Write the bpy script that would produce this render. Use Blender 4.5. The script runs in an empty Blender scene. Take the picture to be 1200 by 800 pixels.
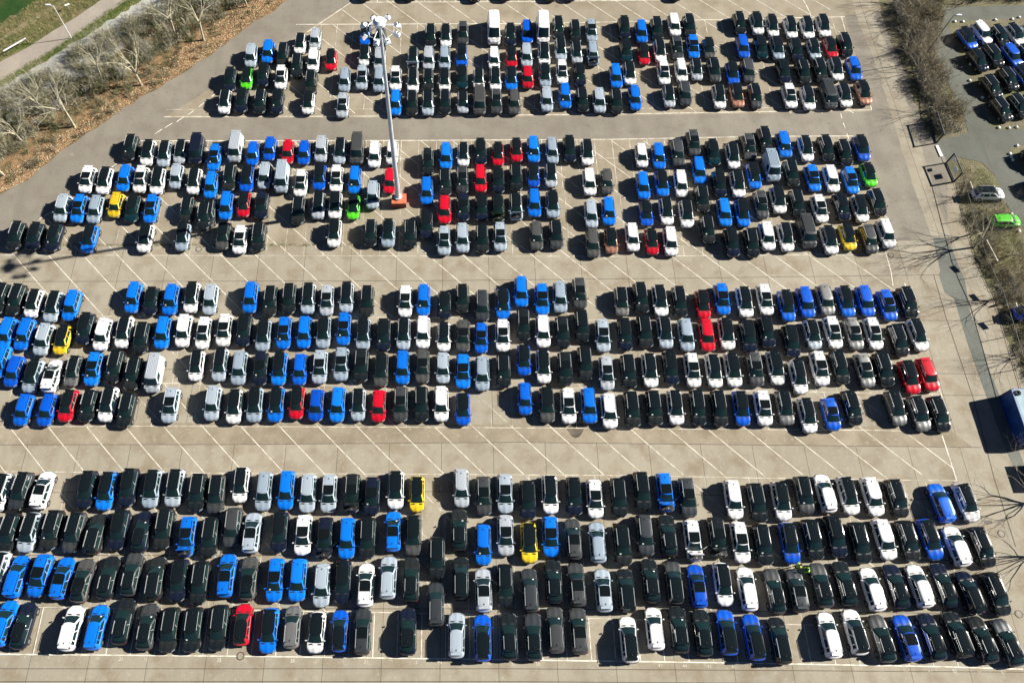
import bpy, math, random
from mathutils import Vector, Matrix
random.seed(7)
# ------------------------------------------------------------------ camera
FP, PXC, PYC = 880.0, 530.0, 400.0          # focal length and principal point in photo pixels (1200x800)
D = math.radians(63.95); H = 87.0
SD, CD = math.sin(D), math.cos(D)
sc = bpy.context.scene
C = bpy.data.collections.new('scene'); sc.collection.children.link(C)
cd = bpy.data.cameras.new('camera'); cam = bpy.data.objects.new('camera', cd); C.objects.link(cam)
cam.location = (0, 0, H); cam.rotation_euler = (math.pi/2 - D, 0, 0)
cd.sensor_width = 36; cd.lens = 36*FP/1200; cd.shift_x = (600-PXC)/1200; cd.clip_end = 2000; cd.clip_start = 1
sc.camera = cam
def U(px, py, z=0.0):
    """a point of the photograph's plane on the horizontal plane at height z"""
    a = (px-PXC)/FP; b = (PYC-py)/FP
    dx, dy, dz = a, CD + b*SD, -SD + b*CD
    t = (z-H)/dz
    return Vector((dx*t, dy*t, z))
# ------------------------------------------------------------------ light
SUN_EL = math.radians(30)
sh = U(30, 314) - U(467, 240)                # way the mast's shadow falls
to_sun = Vector((-sh.x, -sh.y, 0)).normalized()*math.cos(SUN_EL) + Vector((0, 0, math.sin(SUN_EL)))
w = bpy.data.worlds.new('World'); sc.world = w; w.use_nodes = True
nt = w.node_tree; bg = nt.nodes['Background']
sky = nt.nodes.new('ShaderNodeTexSky'); sky.sky_type = 'NISHITA'; sky.sun_disc = False
sky.sun_elevation = SUN_EL; sky.sun_rotation = math.atan2(to_sun.x, to_sun.y)
nt.links.new(sky.outputs[0], bg.inputs[0]); sky.air_density = .28; sky.dust_density = 0.0; sky.ozone_density = 2.0; bg.inputs[1].default_value = 0.05
sl = bpy.data.lights.new('sun', 'SUN'); sl.energy = 5.0; sl.angle = math.radians(0.5); sl.color = (1.0, .93, .82)
so = bpy.data.objects.new('sun', sl); C.objects.link(so)
so.rotation_euler = to_sun.to_track_quat('Z', 'Y').to_euler(); so.location = (0, 0, 60)
vs = sc.view_settings; vs.view_transform = 'Standard'; vs.look = 'None'; vs.gamma = 1; vs.exposure = 1.28
# ------------------------------------------------------------------ materials
MATS = {}
def mat(name, col, rough=.6, metal=0.0, coat=0.0, noise=None, spec=None, bump=0):
    if name in MATS: return MATS[name]
    m = bpy.data.materials.new(name); m.use_nodes = True; MATS[name] = m
    n = m.node_tree; p = n.nodes['Principled BSDF']
    p.inputs['Base Color'].default_value = (*col, 1); p.inputs['Roughness'].default_value = rough
    p.inputs['Metallic'].default_value = metal; p.inputs['Coat Weight'].default_value = coat
    p.inputs['Coat Roughness'].default_value = .08
    if spec is not None: p.inputs['Specular IOR Level'].default_value = spec
    if noise:
        sca, amt = noise
        tc = n.nodes.new('ShaderNodeNewGeometry'); nz = n.nodes.new('ShaderNodeTexNoise')
        nz.inputs['Scale'].default_value = sca; nz.inputs['Detail'].default_value = 4
        n.links.new(tc.outputs['Position'], nz.inputs['Vector'])
        mr = n.nodes.new('ShaderNodeMapRange'); mr.inputs[1].default_value = .3; mr.inputs[2].default_value = .7
        mr.inputs[3].default_value = 1-amt; mr.inputs[4].default_value = 1+amt
        n.links.new(nz.outputs[0], mr.inputs[0])
        mx = n.nodes.new('ShaderNodeVectorMath'); mx.operation = 'SCALE'
        mx.inputs[0].default_value = col; n.links.new(mr.outputs[0], mx.inputs['Scale'])
        n.links.new(mx.outputs[0], p.inputs['Base Color'])
    return m
class NG:
    """small helper that builds a ground shader from world position"""
    def __init__(s, name, rough=.85):
        s.m = bpy.data.materials.new(name); s.m.use_nodes = True; s.n = s.m.node_tree
        s.p = s.n.nodes['Principled BSDF']; s.p.inputs['Roughness'].default_value = rough
        s.p.inputs['Specular IOR Level'].default_value = .25
        g = s.n.nodes.new('ShaderNodeNewGeometry'); s.pos = g.outputs['Position']
    def map(s, sca=(1,1,1), rot=0):
        q = s.n.nodes.new('ShaderNodeMapping'); q.inputs['Scale'].default_value = sca
        q.inputs['Rotation'].default_value = (0,0,rot); s.n.links.new(s.pos, q.inputs[0]); return q.outputs[0]
    def noise(s, sca, det=5, vec=None, lo=.35, hi=.65, rough=.55):
        q = s.n.nodes.new('ShaderNodeTexNoise'); q.inputs['Scale'].default_value = sca
        q.inputs['Detail'].default_value = det; q.inputs['Roughness'].default_value = rough
        s.n.links.new(vec or s.pos, q.inputs['Vector'])
        r = s.n.nodes.new('ShaderNodeMapRange'); r.inputs[1].default_value = lo; r.inputs[2].default_value = hi
        s.n.links.new(q.outputs[0], r.inputs[0]); return r.outputs[0]
    def mix(s, f, a, b):
        q = s.n.nodes.new('ShaderNodeMix'); q.data_type = 'RGBA'
        if isinstance(f, (int, float)): q.inputs[0].default_value = f
        else: s.n.links.new(f, q.inputs[0])
        for i, v in ((6, a), (7, b)):
            if isinstance(v, tuple): q.inputs[i].default_value = (*v, 1)
            else: s.n.links.new(v, q.inputs[i])
        return q.outputs[2]
    def mul(s, a, b):
        q = s.n.nodes.new('ShaderNodeMath'); q.operation = 'MULTIPLY'
        for i, v in ((0, a), (1, b)):
            if isinstance(v, (int, float)): q.inputs[i].default_value = v
            else: s.n.links.new(v, q.inputs[i])
        return q.outputs[0]
    def brick(s, bw, bh, mort=.05, offx=0, offy=0):
        q = s.n.nodes.new('ShaderNodeMapping'); q.inputs['Location'].default_value = (offx, offy, 0)
        s.n.links.new(s.pos, q.inputs[0])
        b = s.n.nodes.new('ShaderNodeTexBrick'); b.offset = 0.0; b.squash = 1.0
        b.inputs['Scale'].default_value = 1; b.inputs['Brick Width'].default_value = bw
        b.inputs['Row Height'].default_value = bh; b.inputs['Mortar Size'].default_value = mort
        b.inputs['Color1'].default_value = (0,0,0,1); b.inputs['Color2'].default_value = (1,1,1,1)
        s.n.links.new(q.outputs[0], b.inputs[0]); return b.outputs['Color'], b.outputs['Fac']
    def out(s, c, bump=None, d=.02):
        s.n.links.new(c, s.p.inputs['Base Color'])
        if bump is not None:
            b = s.n.nodes.new('ShaderNodeBump'); b.inputs['Strength'].default_value = .5; b.inputs['Distance'].default_value = d
            s.n.links.new(bump, b.inputs['Height']); s.n.links.new(b.outputs[0], s.p.inputs['Normal'])
        return s.m
def asphalt_mat(name, a, b, stain=(.16,.135,.10)):
    g = NG(name)
    c = g.mix(g.noise(.06, 4), a, b)
    c = g.mix(g.mul(g.noise(.30, 7, lo=.45, hi=.66), .8), c, stain)
    c = g.mix(g.mul(g.noise(.22, 4, vec=g.map((2.2,.22,1)), lo=.5, hi=.75), .45), c, tuple(x*.6 for x in a))
    c = g.mix(g.mul(g.noise(7, 3), .35), c, tuple(min(1, x*1.5) for x in b))
    c = g.mix(g.mul(g.noise(1.6, 8, lo=.58, hi=.7), .35), c, tuple(x*.45 for x in a))
    c = g.mix(g.mul(g.noise(.8, 9, lo=.6, hi=.66, rough=.7), .35), c, tuple(min(1, x*1.6) for x in b))
    return g.out(c, g.noise(9, 3), .01)
M_ASPH = asphalt_mat('lot_asphalt', (.215,.190,.142), (.275,.245,.19), (.165,.135,.085))
M_ASPH_LANE = asphalt_mat('lane_asphalt', (.172,.157,.130), (.215,.198,.165), (.14,.123,.10))
M_ASPH2 = asphalt_mat('greenish_asphalt', (.080,.088,.078), (.112,.12,.105), (.065,.068,.055))
M_STRIP = asphalt_mat('patch_asphalt', (.105,.118,.105), (.13,.14,.125), (.09,.095,.085))
M_PATH = asphalt_mat('path_asphalt', (.25,.22,.19), (.30,.27,.235), (.22,.19,.16))
def concrete():
    g = NG('slab_concrete')
    col, _f = g.brick(6.25, 5.2, .0, 1.3, 2.0); _c, fac = g.brick(6.25, 400, .035, 1.3, 200)
    c = g.mix(g.mul(col, .3), (.305,.280,.222), (.40,.372,.298))
    c = g.mix(g.mul(g.noise(.05, 3), .8), c, (.27,.25,.20))
    c = g.mix(g.mul(g.noise(.4, 8, lo=.47, hi=.68), .75), c, (.20,.16,.105))
    c = g.mix(g.mul(g.noise(.25, 5, vec=g.map((2.4,.3,1)), lo=.5, hi=.75), .5), c, (.21,.18,.13))
    c = g.mix(g.mul(g.noise(2.2, 8, lo=.56, hi=.72), .5), c, (.44,.41,.34))
    c = g.mix(g.mul(g.noise(1.1, 9, lo=.6, hi=.68, rough=.7), .4), c, (.12,.10,.075))
    c = g.mix(g.mul(g.noise(8, 3), .3), c, (.22,.195,.15))
    c = g.mix(g.mul(fac, .8), c, (.085,.075,.055))
    return g.out(c, g.noise(9, 3), .008)
M_CONC = concrete()
def paintline():
    g = NG('road_paint', .7)
    c = g.mix(g.mul(g.noise(1.2, 9, lo=.44, hi=.66), .85), (.74,.71,.62), (.34,.30,.235))
    return g.out(c)
M_LINE = paintline()
def paint_faint():
    g = NG('worn_road_paint', .7)
    c = g.mix(g.noise(1.0, 8, lo=.35, hi=.6), (.66,.63,.54), (.30,.27,.21))
    return g.out(c)
M_LINE2 = paint_faint()
def litter():
    g = NG('leaf_litter_ground')
    c = g.mix(g.noise(1.2, 8), (.13,.085,.045), (.30,.19,.10))
    c = g.mix(g.mul(g.noise(.45, 8, lo=.45, hi=.6), .85), c, (.07,.07,.032))
    c = g.mix(g.mul(g.noise(6, 5, lo=.5, hi=.7), .6), c, (.48,.32,.18))
    return g.out(c, g.noise(6, 6), .15)
M_LITTER = litter()
def grass(name, a, b, cc, sc_=.5):
    g = NG(name)
    c = g.mix(g.noise(sc_, 8), a, b)
    c = g.mix(g.mul(g.noise(.18, 7, lo=.47, hi=.6), .9), c, cc)
    c = g.mix(g.mul(g.noise(5, 5, lo=.45, hi=.7), .5), c, tuple(x*1.6 for x in b))
    return g.out(c, g.noise(6, 6), .12)
M_GRASS = grass('bright_grass', (.010,.036,.005), (.020,.060,.009), (.05,.06,.016), 1.2)
M_VERGE = grass('verge_grass', (.05,.085,.015), (.10,.12,.03), (.19,.16,.08))
M_ROUGH = grass('rough_dry_grass', (.055,.075,.022), (.15,.13,.065), (.17,.13,.07))
M_SCRUB = grass('scrub_ground', (.105,.095,.06), (.17,.15,.098), (.10,.11,.04), .8)
M_GRAVEL = asphalt_mat('grey_gravel', (.25,.26,.25), (.38,.39,.37), (.28,.27,.24))
M_MEADOW = grass('dull_meadow', (.085,.088,.045), (.14,.13,.07), (.16,.13,.075))
PC = {  # paint: colour, metallic, roughness
 'w': ((.68,.69,.71),0,.32), 'v': ((.43,.515,.60),.3,.33), 's': ((.22,.225,.225),.5,.35), 'g': ((.060,.066,.070),.35,.36),
 'k': ((.011,.015,.017),.0,.22), 'b': ((.004,.175,.78),.15,.28), 'd': ((.003,.095,.60),.15,.3), 'r': ((.55,.006,.022),.1,.28),
 'y': ((.72,.50,.02),.1,.32), 'n': ((.09,.62,.02),.1,.3), 'z': ((.46,.22,.15),.4,.36), 't': ((.006,.030,.040),.2,.25), 'e': ((.03,.055,.015),.2,.3)}
CN = {'w':'white','v':'silver','s':'light grey','g':'dark grey','k':'black','b':'bright blue','d':'deep blue','r':'red','y':'yellow','n':'lime green','z':'copper','t':'dark teal','e':'olive green'}
VR={'k':[(1,1,1),(.7,.8,1.5),(1.6,1.35,1.2)],'t':[(1,1,1)]*3,'g':[(1,1,1),(1.5,1.4,1.3),(.72,.78,.85)],'v':[(1,1,1),(.80,.84,.88),(1.1,1.02,.97)],'b':[(1,1,1),(1,.86,.88),(1.5,1.12,1.02)],'w':[(1,1,1),(.95,.95,.93),(1.04,1.03,1.02)],'s':[(1,1,1),(1.25,1.25,1.22),(.8,.8,.82)],'d':[(1,1,1),(1,.8,.85),(1,1.25,1.1)]}
for k, (c, me, ro) in PC.items():
    for i in range(3):
        f=VR.get(k,[(1,1,1),(.9,.9,.9),(1.06,1.1,1.1)])[i]; dk=k in 'kt'
        mat('paint_%s_%d'%(CN[k].replace(' ','_'),i), tuple(min(.95,x*y) for x,y in zip(c,f)), .14 if dk else ro, me, .4 if dk else .6, spec=.45)
def paint(k,i=0): return MATS['paint_%s_%d'%(CN[k].replace(' ','_'),i)]
mat('black_roof', (.006,.010,.012), .13, 0, 0, spec=.45)
mat('car_glass', (.008,.022,.021), .05, 0, 0, spec=.6)
mat('sunroof_glass', (.005,.008,.009), .15, spec=.35)
mat('black_trim', (.015,.015,.016), .55)
mat('tyre', (.012,.012,.012), .8); mat('alloy', (.22,.23,.24), .4, .6)
mat('headlamp_lens', (.20,.23,.25), .12, .2); mat('tail_lens', (.10,.006,.008), .25)
mat('engine', (.03,.03,.03), .5, .3, noise=(9,.9)); mat('engine_metal', (.5,.5,.5), .35, .8)
mat('paper', (.8,.8,.78), .7)
mat('rail_and_glint_silver', (.72,.74,.76), .28, .45)
mat('white_metal', (.66,.70,.74), .35); mat('galvanised', (.52,.57,.60), .4, .35, noise=(1.5,.12))
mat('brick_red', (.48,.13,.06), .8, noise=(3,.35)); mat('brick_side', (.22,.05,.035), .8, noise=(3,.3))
mat('container_blue', (.006,.05,.18), .45, noise=(.7,.35)); mat('container_roof', (.15,.27,.34), .5, noise=(.6,.3))
mat('fence_dark', (.018,.028,.028), .6); mat('bark_pale', (.37,.345,.25), .9, noise=(2,.3)); mat('twig_pale', (.36,.335,.235), .9)
mat('bark_brown', (.28,.25,.19), .9, noise=(2,.3)); mat('twig_brown', (.29,.245,.165), .9)
mat('twig_olive', (.155,.15,.075), .9); mat('twig_green', (.04,.06,.018), .9); mat('twig_grey', (.27,.265,.225), .9); mat('twig_dark', (.085,.08,.05), .9)
mat('leaf_orange', (.40,.23,.12), .8); mat('leaf_brown', (.27,.13,.06), .8); mat('leaf_straw', (.50,.41,.25), .8)
mat('hi_vis', (.35,.85,.03), .7); mat('trouser', (.02,.025,.04), .8); mat('skin', (.50,.28,.19), .5); mat('hair', (.02,.015,.01), .7)
mat('stone_white', (.75,.75,.70), .8); mat('manhole_iron', (.055,.05,.042), .7); mat('blade_grass', (.08,.14,.02), .8); mat('blade_dry', (.33,.28,.14), .8)
mat('red_sign', (.55,.02,.03), .4); mat('board_white', (.7,.7,.7), .5); mat('oil_stain', (.085,.07,.05), .7, noise=(.8,.6)); mat('concrete_pale', (.5,.48,.4), .8, noise=(2,.2))
# ------------------------------------------------------------------ objects
def mesh(name, v, f, mats, mi=None, smooth=None):
    me = bpy.data.meshes.new(name); me.from_pydata([tuple(p) for p in v], [], f)
    for m in mats: me.materials.append(m)
    if mi: me.polygons.foreach_set('material_index', mi)
    if smooth is not None:
        me.polygons.foreach_set('use_smooth', [True]*len(f)); me.set_sharp_from_angle(angle=math.radians(smooth))
    me.update(); return me
def link(name, me, parent=None):
    o = bpy.data.objects.new(name, me); C.objects.link(o)
    if parent: o.parent = parent
    return o
def tag(o, label=None, cat=None, group=None, kind=None):
    if label: o['label'] = label
    if cat: o['category'] = cat
    if group: o['group'] = group
    if kind: o['kind'] = kind
    return o
def empty(name, loc, rz=0):
    o = bpy.data.objects.new(name, None); C.objects.link(o); o.location = loc; o.rotation_euler = (0,0,rz); o.empty_display_size = .5
    return o
class MB:
    def __init__(s): s.v=[]; s.f=[]; s.m=[]
    def add(s, v, f, m=0):
        b=len(s.v); s.v += [tuple(p) for p in v]; s.f += [tuple(i+b for i in q) for q in f]; s.m += [m]*len(f)
    def box(s, c, d, m=0, rz=0, mtx=None):
        v=[]
        for z in (-.5,.5):
            for x,y in ((-.5,-.5),(.5,-.5),(.5,.5),(-.5,.5)):
                X,Y=x*d[0],y*d[1]
                v.append((c[0]+X*math.cos(rz)-Y*math.sin(rz), c[1]+X*math.sin(rz)+Y*math.cos(rz), c[2]+z*d[2]))
        if mtx: v=[mtx@Vector(p) for p in v]
        s.add(v,[(3,2,1,0),(4,5,6,7),(0,1,5,4),(1,2,6,5),(2,3,7,6),(3,0,4,7)],m)
    def tube(s, a, b, r0, r1, n=6, m=0, cap=True):
        a=Vector(a); b=Vector(b); d=(b-a)
        if d.length<1e-6: return
        d.normalize(); u=d.orthogonal().normalized(); w_=d.cross(u); v=[]
        for P,r in ((a,r0),(b,r1)):
            for i in range(n):
                t=2*math.pi*i/n; v.append(P+u*(r*math.cos(t))+w_*(r*math.sin(t)))
        f=[(i,(i+1)%n,n+(i+1)%n,n+i) for i in range(n)]
        if cap: f += [tuple(range(n-1,-1,-1)), tuple(range(n,2*n))]
        s.add(v,f,m)
    def loft(s, rings, ms=None, cap0=True, cap1=True, capm=0):
        n=len(rings[0]); v=[p for r in rings for p in r]; f=[]; m=[]
        for k in range(len(rings)-1):
            for i in range(n):
                f.append((k*n+i, k*n+(i+1)%n, (k+1)*n+(i+1)%n, (k+1)*n+i)); m.append(ms(k,i) if ms else 0)
        if cap0: f.append(tuple(range(n-1,-1,-1))); m.append(capm)
        if cap1: f.append(tuple((len(rings)-1)*n+i for i in range(n))); m.append(capm)
        b=len(s.v); s.v += [tuple(p) for p in v]; s.f += [tuple(i+b for i in q) for q in f]; s.m += m
    def grid(s, rows, m=0):
        n=len(rows[0]); v=[p for r in rows for p in r]
        f=[(k*n+i,k*n+i+1,(k+1)*n+i+1,(k+1)*n+i) for k in range(len(rows)-1) for i in range(n-1)]
        s.add(v,f,m)
    def obj(s, name, mats, parent=None, smooth=None): return link(name, mesh(name,s.v,s.f,mats,s.m,smooth), parent)
def densify(p, step, jit, rnd, closed=True):
    out=[]; n=len(p)
    for i in range(n if closed else n-1):
        a=p[i]; b=p[(i+1)%n]; L=(b-a).length; k=max(1,int(L/step))
        for j in range(k):
            q=a.lerp(b,j/k)
            if j or jit<0: q=q+Vector((rnd.uniform(-1,1),rnd.uniform(-1,1),0))*abs(jit)
            out.append(q)
    if not closed: out.append(p[-1])
    return out
LV = [0]
def sheet(name, px, material, z, jit=0, kind='structure', step=1.0, world=False):
    pts=[Vector((x,y,0)) if world else U(x,y) for x,y in px]
    if jit: pts=densify(pts, step, jit, random.Random(len(name)*7+3))
    import bmesh
    from mathutils.geometry import tessellate_polygon
    tris=tessellate_polygon([pts])
    me=mesh(name,[(p.x,p.y,z) for p in pts],[tuple(t) for t in tris],[material])
    for p in me.polygons:
        if p.normal.z<0: p.flip()
    o=link(name,me); tag(o,kind=kind); return o
# ---- ground, sheets a few mm apart
sheet('ground', [(-500,-300),(500,-300),(500,500),(-500,500)], M_MEADOW, -.02, world=True)
sheet('lot_asphalt', [(-60,245),(0,229),(32,213),(66,183),(96,161),(120,146),(160,118),(202,95),(242,70),(293,32),(342,-3),(400,-40),(1010,-40),(1048,0),(1062,60),(1080,110),(1098,168),(1108,191),(1120,215),(1142,300),(1165,352),(1180,395),(1200,440),(1290,700),(1300,860),(-60,860)], M_ASPH, 0, jit=.10)
sheet('lane_asphalt', [(192,138),(240,138.5),(480,138),(720,136),(1021,131),(990,18),(1110,18),(1110,286),(1046,286),(1044,270),(1000,160),(900,161.5),(720,163.8),(480,165),(180,165.5),(46,257),(0,289),(-60,330),(-200,300),(0,120),(250,-50),(480,-50),(416,0)], M_ASPH_LANE, .003, jit=.06)
sheet('concrete_yard', [(-60,289),(200,288),(480,287),(760,287),(900,286),(1046,283),(1090,280),(1125,283),(1141,300),(1164,352),(1178,395),(1202,445),(1290,700),(1300,870),(-60,870)], M_CONC, .004, jit=.03)
def conc2():
    g = NG('stained_concrete')
    c = g.mix(g.noise(.15, 5), (.215,.185,.135), (.30,.265,.20)); c = g.mix(g.mul(g.noise(.5, 8, lo=.45, hi=.7), .6), c, (.16,.13,.09))
    c = g.mix(g.mul(g.noise(2.2, 8, lo=.56, hi=.72), .5), c, (.40,.36,.29)); return g.out(c)
sheet('stained_concrete',[(-40,494),(1110,500),(1140,524),(600,518),(300,520.5),(-40,521)],conc2(),.0065,jit=.06)
sheet('patch_strip', [(1093,278),(1102,318),(1100,322),(1107,343),(1118,350),(1133,400),(1147,440),(1158,470),(1180,530),(1200,575),(1212,575),(1195,530),(1170,460),(1158,430),(1147,392),(1137,366),(1131,330),(1115,290),(1105,279)], M_STRIP, .008)
# left belt
sheet('woodland_floor', [(-120,140),(0,101),(76,57),(168,-1),(230,-40),(400,-40),(345,-4),(293,30),(242,68),(202,93),(160,117),(120,145),(96,160),(66,182),(32,212),(0,228),(-120,262)], M_LITTER, .008, jit=.35)
sheet('gravel_bank', [(-60,128),(0,102),(38,80),(76,57),(120,30),(168,-1),(215,-20),(190,20),(150,52),(110,85),(60,110),(20,135),(-60,160)], M_GRAVEL, .014, jit=.4)
sheet('grass_verge', [(-60,130),(0,94),(60,60),(100,32),(150,-1),(190,-30),(230,-40),(168,0),(76,58),(0,102),(-60,140)], M_VERGE, .010, jit=.12)
sheet('path', [(-60,106),(0,73),(36,54),(60,38),(90,20),(122,-2),(180,-40),(215,-40),(150,0),(100,33),(60,61),(0,95),(-60,131)], M_PATH, .012, jit=.05)
sheet('rough_grass', [(-80,60),(0,32),(30,12),(52,-2),(90,-40),(180,-40),(122,-1),(60,39),(0,74),(-80,112)], M_ROUGH, .006, jit=.5)
sheet('grass_verge', [(-60,100),(0,63),(28,48),(44,44),(36,53),(0,73),(-60,106)], M_VERGE, .009, jit=.3)
sheet('bright_grass', [(-200,60),(0,31),(30,12),(54,-3),(110,-60),(-300,-60)], M_GRASS, .004, jit=.6)
sheet('dirt_track', [(-60,82),(0,45),(30,25),(50,14),(75,-2),(100,-30),(110,-30),(84,-1),(56,16),(34,30),(0,50),(-60,88)], asphalt_mat('dirt', (.19,.16,.10),(.25,.21,.14),(.10,.11,.045)), .0075, jit=.3)
sheet('concrete_strip', [(994,-20),(1004,20),(1024,70),(1038,112),(1052,160),(1074,230),(1093,281),(1115,281),(1097,230),(1076,160),(1060,112),(1046,70),(1024,20),(1014,-20)], M_CONC, .006, jit=.08)
# right belt and side lot
sheet('side_lot_asphalt', [(1096,14),(1106,9),(1330,2),(1500,120),(1500,420),(1235,330),(1196,262),(1180,240),(1172,225),(1165,205),(1150,190),(1122,184),(1110,190),(1098,168),(1104,162),(1135,156),(1128,134),(1108,92),(1092,56)], M_ASPH2, .006, jit=.08)
sheet('scrub_ground', [(1015,-40),(1110,-40),(1106,14),(1092,56),(1108,92),(1128,134),(1135,156),(1104,163),(1098,168),(1088,138),(1076,108),(1062,72),(1050,30),(1040,0)], M_SCRUB, .010, jit=.2)
sheet('scrub_ground', [(1110,190),(1122,188),(1150,196),(1166,206),(1180,243),(1235,340),(1330,600),(1290,700),(1204,447),(1180,397),(1166,352),(1144,303),(1130,258),(1120,218)], M_SCRUB, .010, jit=.2)
sheet('roadside_scrub', [(1100,-40),(1400,-40),(1400,0),(1200,3),(1150,6),(1106,9)], M_SCRUB, .012, jit=.2)
sheet('lot_island', [(1110,28),(1125,25),(1200,21),(1260,19),(1330,148),(1168,152),(1160,146),(1146,112),(1130,78)], M_SCRUB, .012, jit=.08)
sheet('lot_island', [(1182,174),(1200,170),(1300,168),(1380,290),(1250,290),(1205,210),(1187,190)], M_SCRUB, .012, jit=.08)
sheet('gravel_edge',[(1038,-20),(1052,30),(1066,75),(1080,110),(1094,160),(1086,158),(1070,112),(1054,72),(1036,25),(1022,-20)],M_SCRUB,.0105,jit=.3)
# ---- painted lines
def stripmesh(mb, pts, wd, z, m=0):
    for a,b in zip(pts[:-1],pts[1:]):
        d=(b-a); 
        if d.length<.01: continue
        d.normalize(); nn=Vector((-d.y,d.x,0))*wd/2
        mb.add([(*(a-nn).xy,z),(*(b-nn).xy,z),(*(b+nn).xy,z),(*(a+nn).xy,z)],[(0,1,2,3)],m)
def lines(name, polys, wd, z, material=None):
    mb=MB()
    for i,p in enumerate(polys): stripmesh(mb,[U(*q) for q in p],wd,z+.0004*(i%5))
    return tag(mb.obj(name,[material or M_LINE]),kind='structure')
def yof(poly, x):
    for a,b in zip(poly[:-1],poly[1:]):
        if a[0]<=x<=b[0]: return a[1]+(b[1]-a[1])*(x-a[0])/(b[0]-a[0])
    return poly[0][1] if x<poly[0][0] else poly[-1][1]
def row_lines(top, bot, x0, x1, phase_px, pitch=2.6, name='stall_lines', material=None, z=.016, wd=.09, skip=0):
    """stall divisions between two painted lines"""
    P0=U(phase_px,yof(bot,phase_px)); mb=MB(); k0=-60
    for k in range(-60,80):
        X=P0.x+k*pitch; Yb=P0.y
        # find the pixel of this X on the lower line
        px=PXC; 
        for _ in range(3):
            q=U(px,yof(bot,px)); s=(U(px+1,yof(bot,px+1))-q).x; px+= (X-q.x)/s
        if not x0<=px<=x1: continue
        b=U(px,yof(bot,px)); pt=px
        for _ in range(3):
            q=U(pt,yof(top,pt)); s=(U(pt+1,yof(top,pt+1))-q).x; pt+= (X-q.x)/s
        t=U(pt,yof(top,pt)); stripmesh(mb,[b,t],wd,z)
    return tag(mb.obj(name,[material or M_LINE]),kind='structure')
B4F=[(-20,766),(0,766),(300,768.5),(600,772.5),(850,776),(1100,780.5),(1199,783.5)]
B4I=[(-20,711),(60,711.5),(300,714.5),(470,717.5),(712,724.5),(921,731),(1170,738)]
B4T=[(-20,552),(300,554.5),(520,555.5),(750,557),(900,560),(1122,563)]
B3M=[(-20,446),(200,449),(400,451.5),(800,456),(950,459),(1101,462)]
B3T=[(-20,369),(100,370.5),(300,371),(600,373),(930,379),(1080,382)]
B3B=[(-20,500),(180,499),(600,501),(1030,504),(1104,506)]
B2T=[(158,165.3),(480,164.8),(720,163.4),(900,160),(1000,159.5)]
B2I=[(150,186.5),(480,186),(720,185.5),(860,184.5)]
B2B=[(0,299),(480,300),(720,300.5),(1046,298)]
B1T=[(347,29),(600,28),(720,26),(990,20)]
B1I=[(195,128.5),(480,128),(720,127.5),(900,126.5),(960,125.5)]
B1B=[(192,137),(480,136.3),(720,134),(900,131),(1021,129)]
B0=[(412,3),(600,2.5),(800,0),(960,-3)]
lines('painted_line',[B4F,B2T,B1T,B1B,B0],.12,.012)
lines('faded_painted_line',[B4I,B4T,B3M,B2I,B2B,B1I,B3B],.09,.010,M_LINE2)
lines('faded_painted_line',[B3T],.08,.010,M_LINE2)
row_lines(B4I,B4F,0,1199,38.75)
row_lines([(x,y+45) for x,y in B4T],[(x,y-4) for x,y in B4I],0,1140,438,name='faded_stall_lines',material=M_LINE2,z=.009,wd=.07)
row_lines(B4T,[(x,y+45) for x,y in B4T],0,1110,438,name='faded_stall_lines',material=M_LINE2,z=.009,wd=.07)
row_lines(B3T,B3M,0,1085,202,name='faded_stall_lines',material=M_LINE2,z=.009,wd=.07)
row_lines(B3M,B3B,0,1100,202,name='faded_stall_lines',material=M_LINE2,z=.009,wd=.06)
row_lines(B2T,[(x-2,y+57) for x,y in B2T],150,1000,489.5,name='faded_stall_lines',material=M_LINE2,z=.009,wd=.09)
row_lines([(x-2,y+57) for x,y in B2T],[(x-8,y) for x,y in B2B],70,1030,489.5,name='faded_stall_lines',material=M_LINE2,z=.009,wd=.06)
row_lines(B1T,B1I,352,1015,366,name='faded_stall_lines',material=M_LINE2,z=.009,wd=.09)
row_lines([(412,-20),(960,-20)],B0,412,960,442,z=.009,wd=.09)
# stall numbers under the front line
def number(txt, px, py):
    cu=bpy.data.curves.new('stall_number','FONT'); cu.body=txt; cu.size=.5; cu.align_x='CENTER'
    o=bpy.data.objects.new('stall_number',cu); C.objects.link(o); p=U(px,py); o.location=(p.x,p.y,.013)
    dg=bpy.context.evaluated_depsgraph_get(); me=bpy.data.meshes.new_from_object(o.evaluated_get(dg)); me.materials.append(M_LINE2)
    bpy.data.objects.remove(o); q=link('stall_number',me); q.location=(p.x,p.y,.013); tag(q,kind='structure')
for i in range(41):
    x=27+28.75*i; number(str(17+i), x-.5, yof(B4F,x)+6.5)
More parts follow.
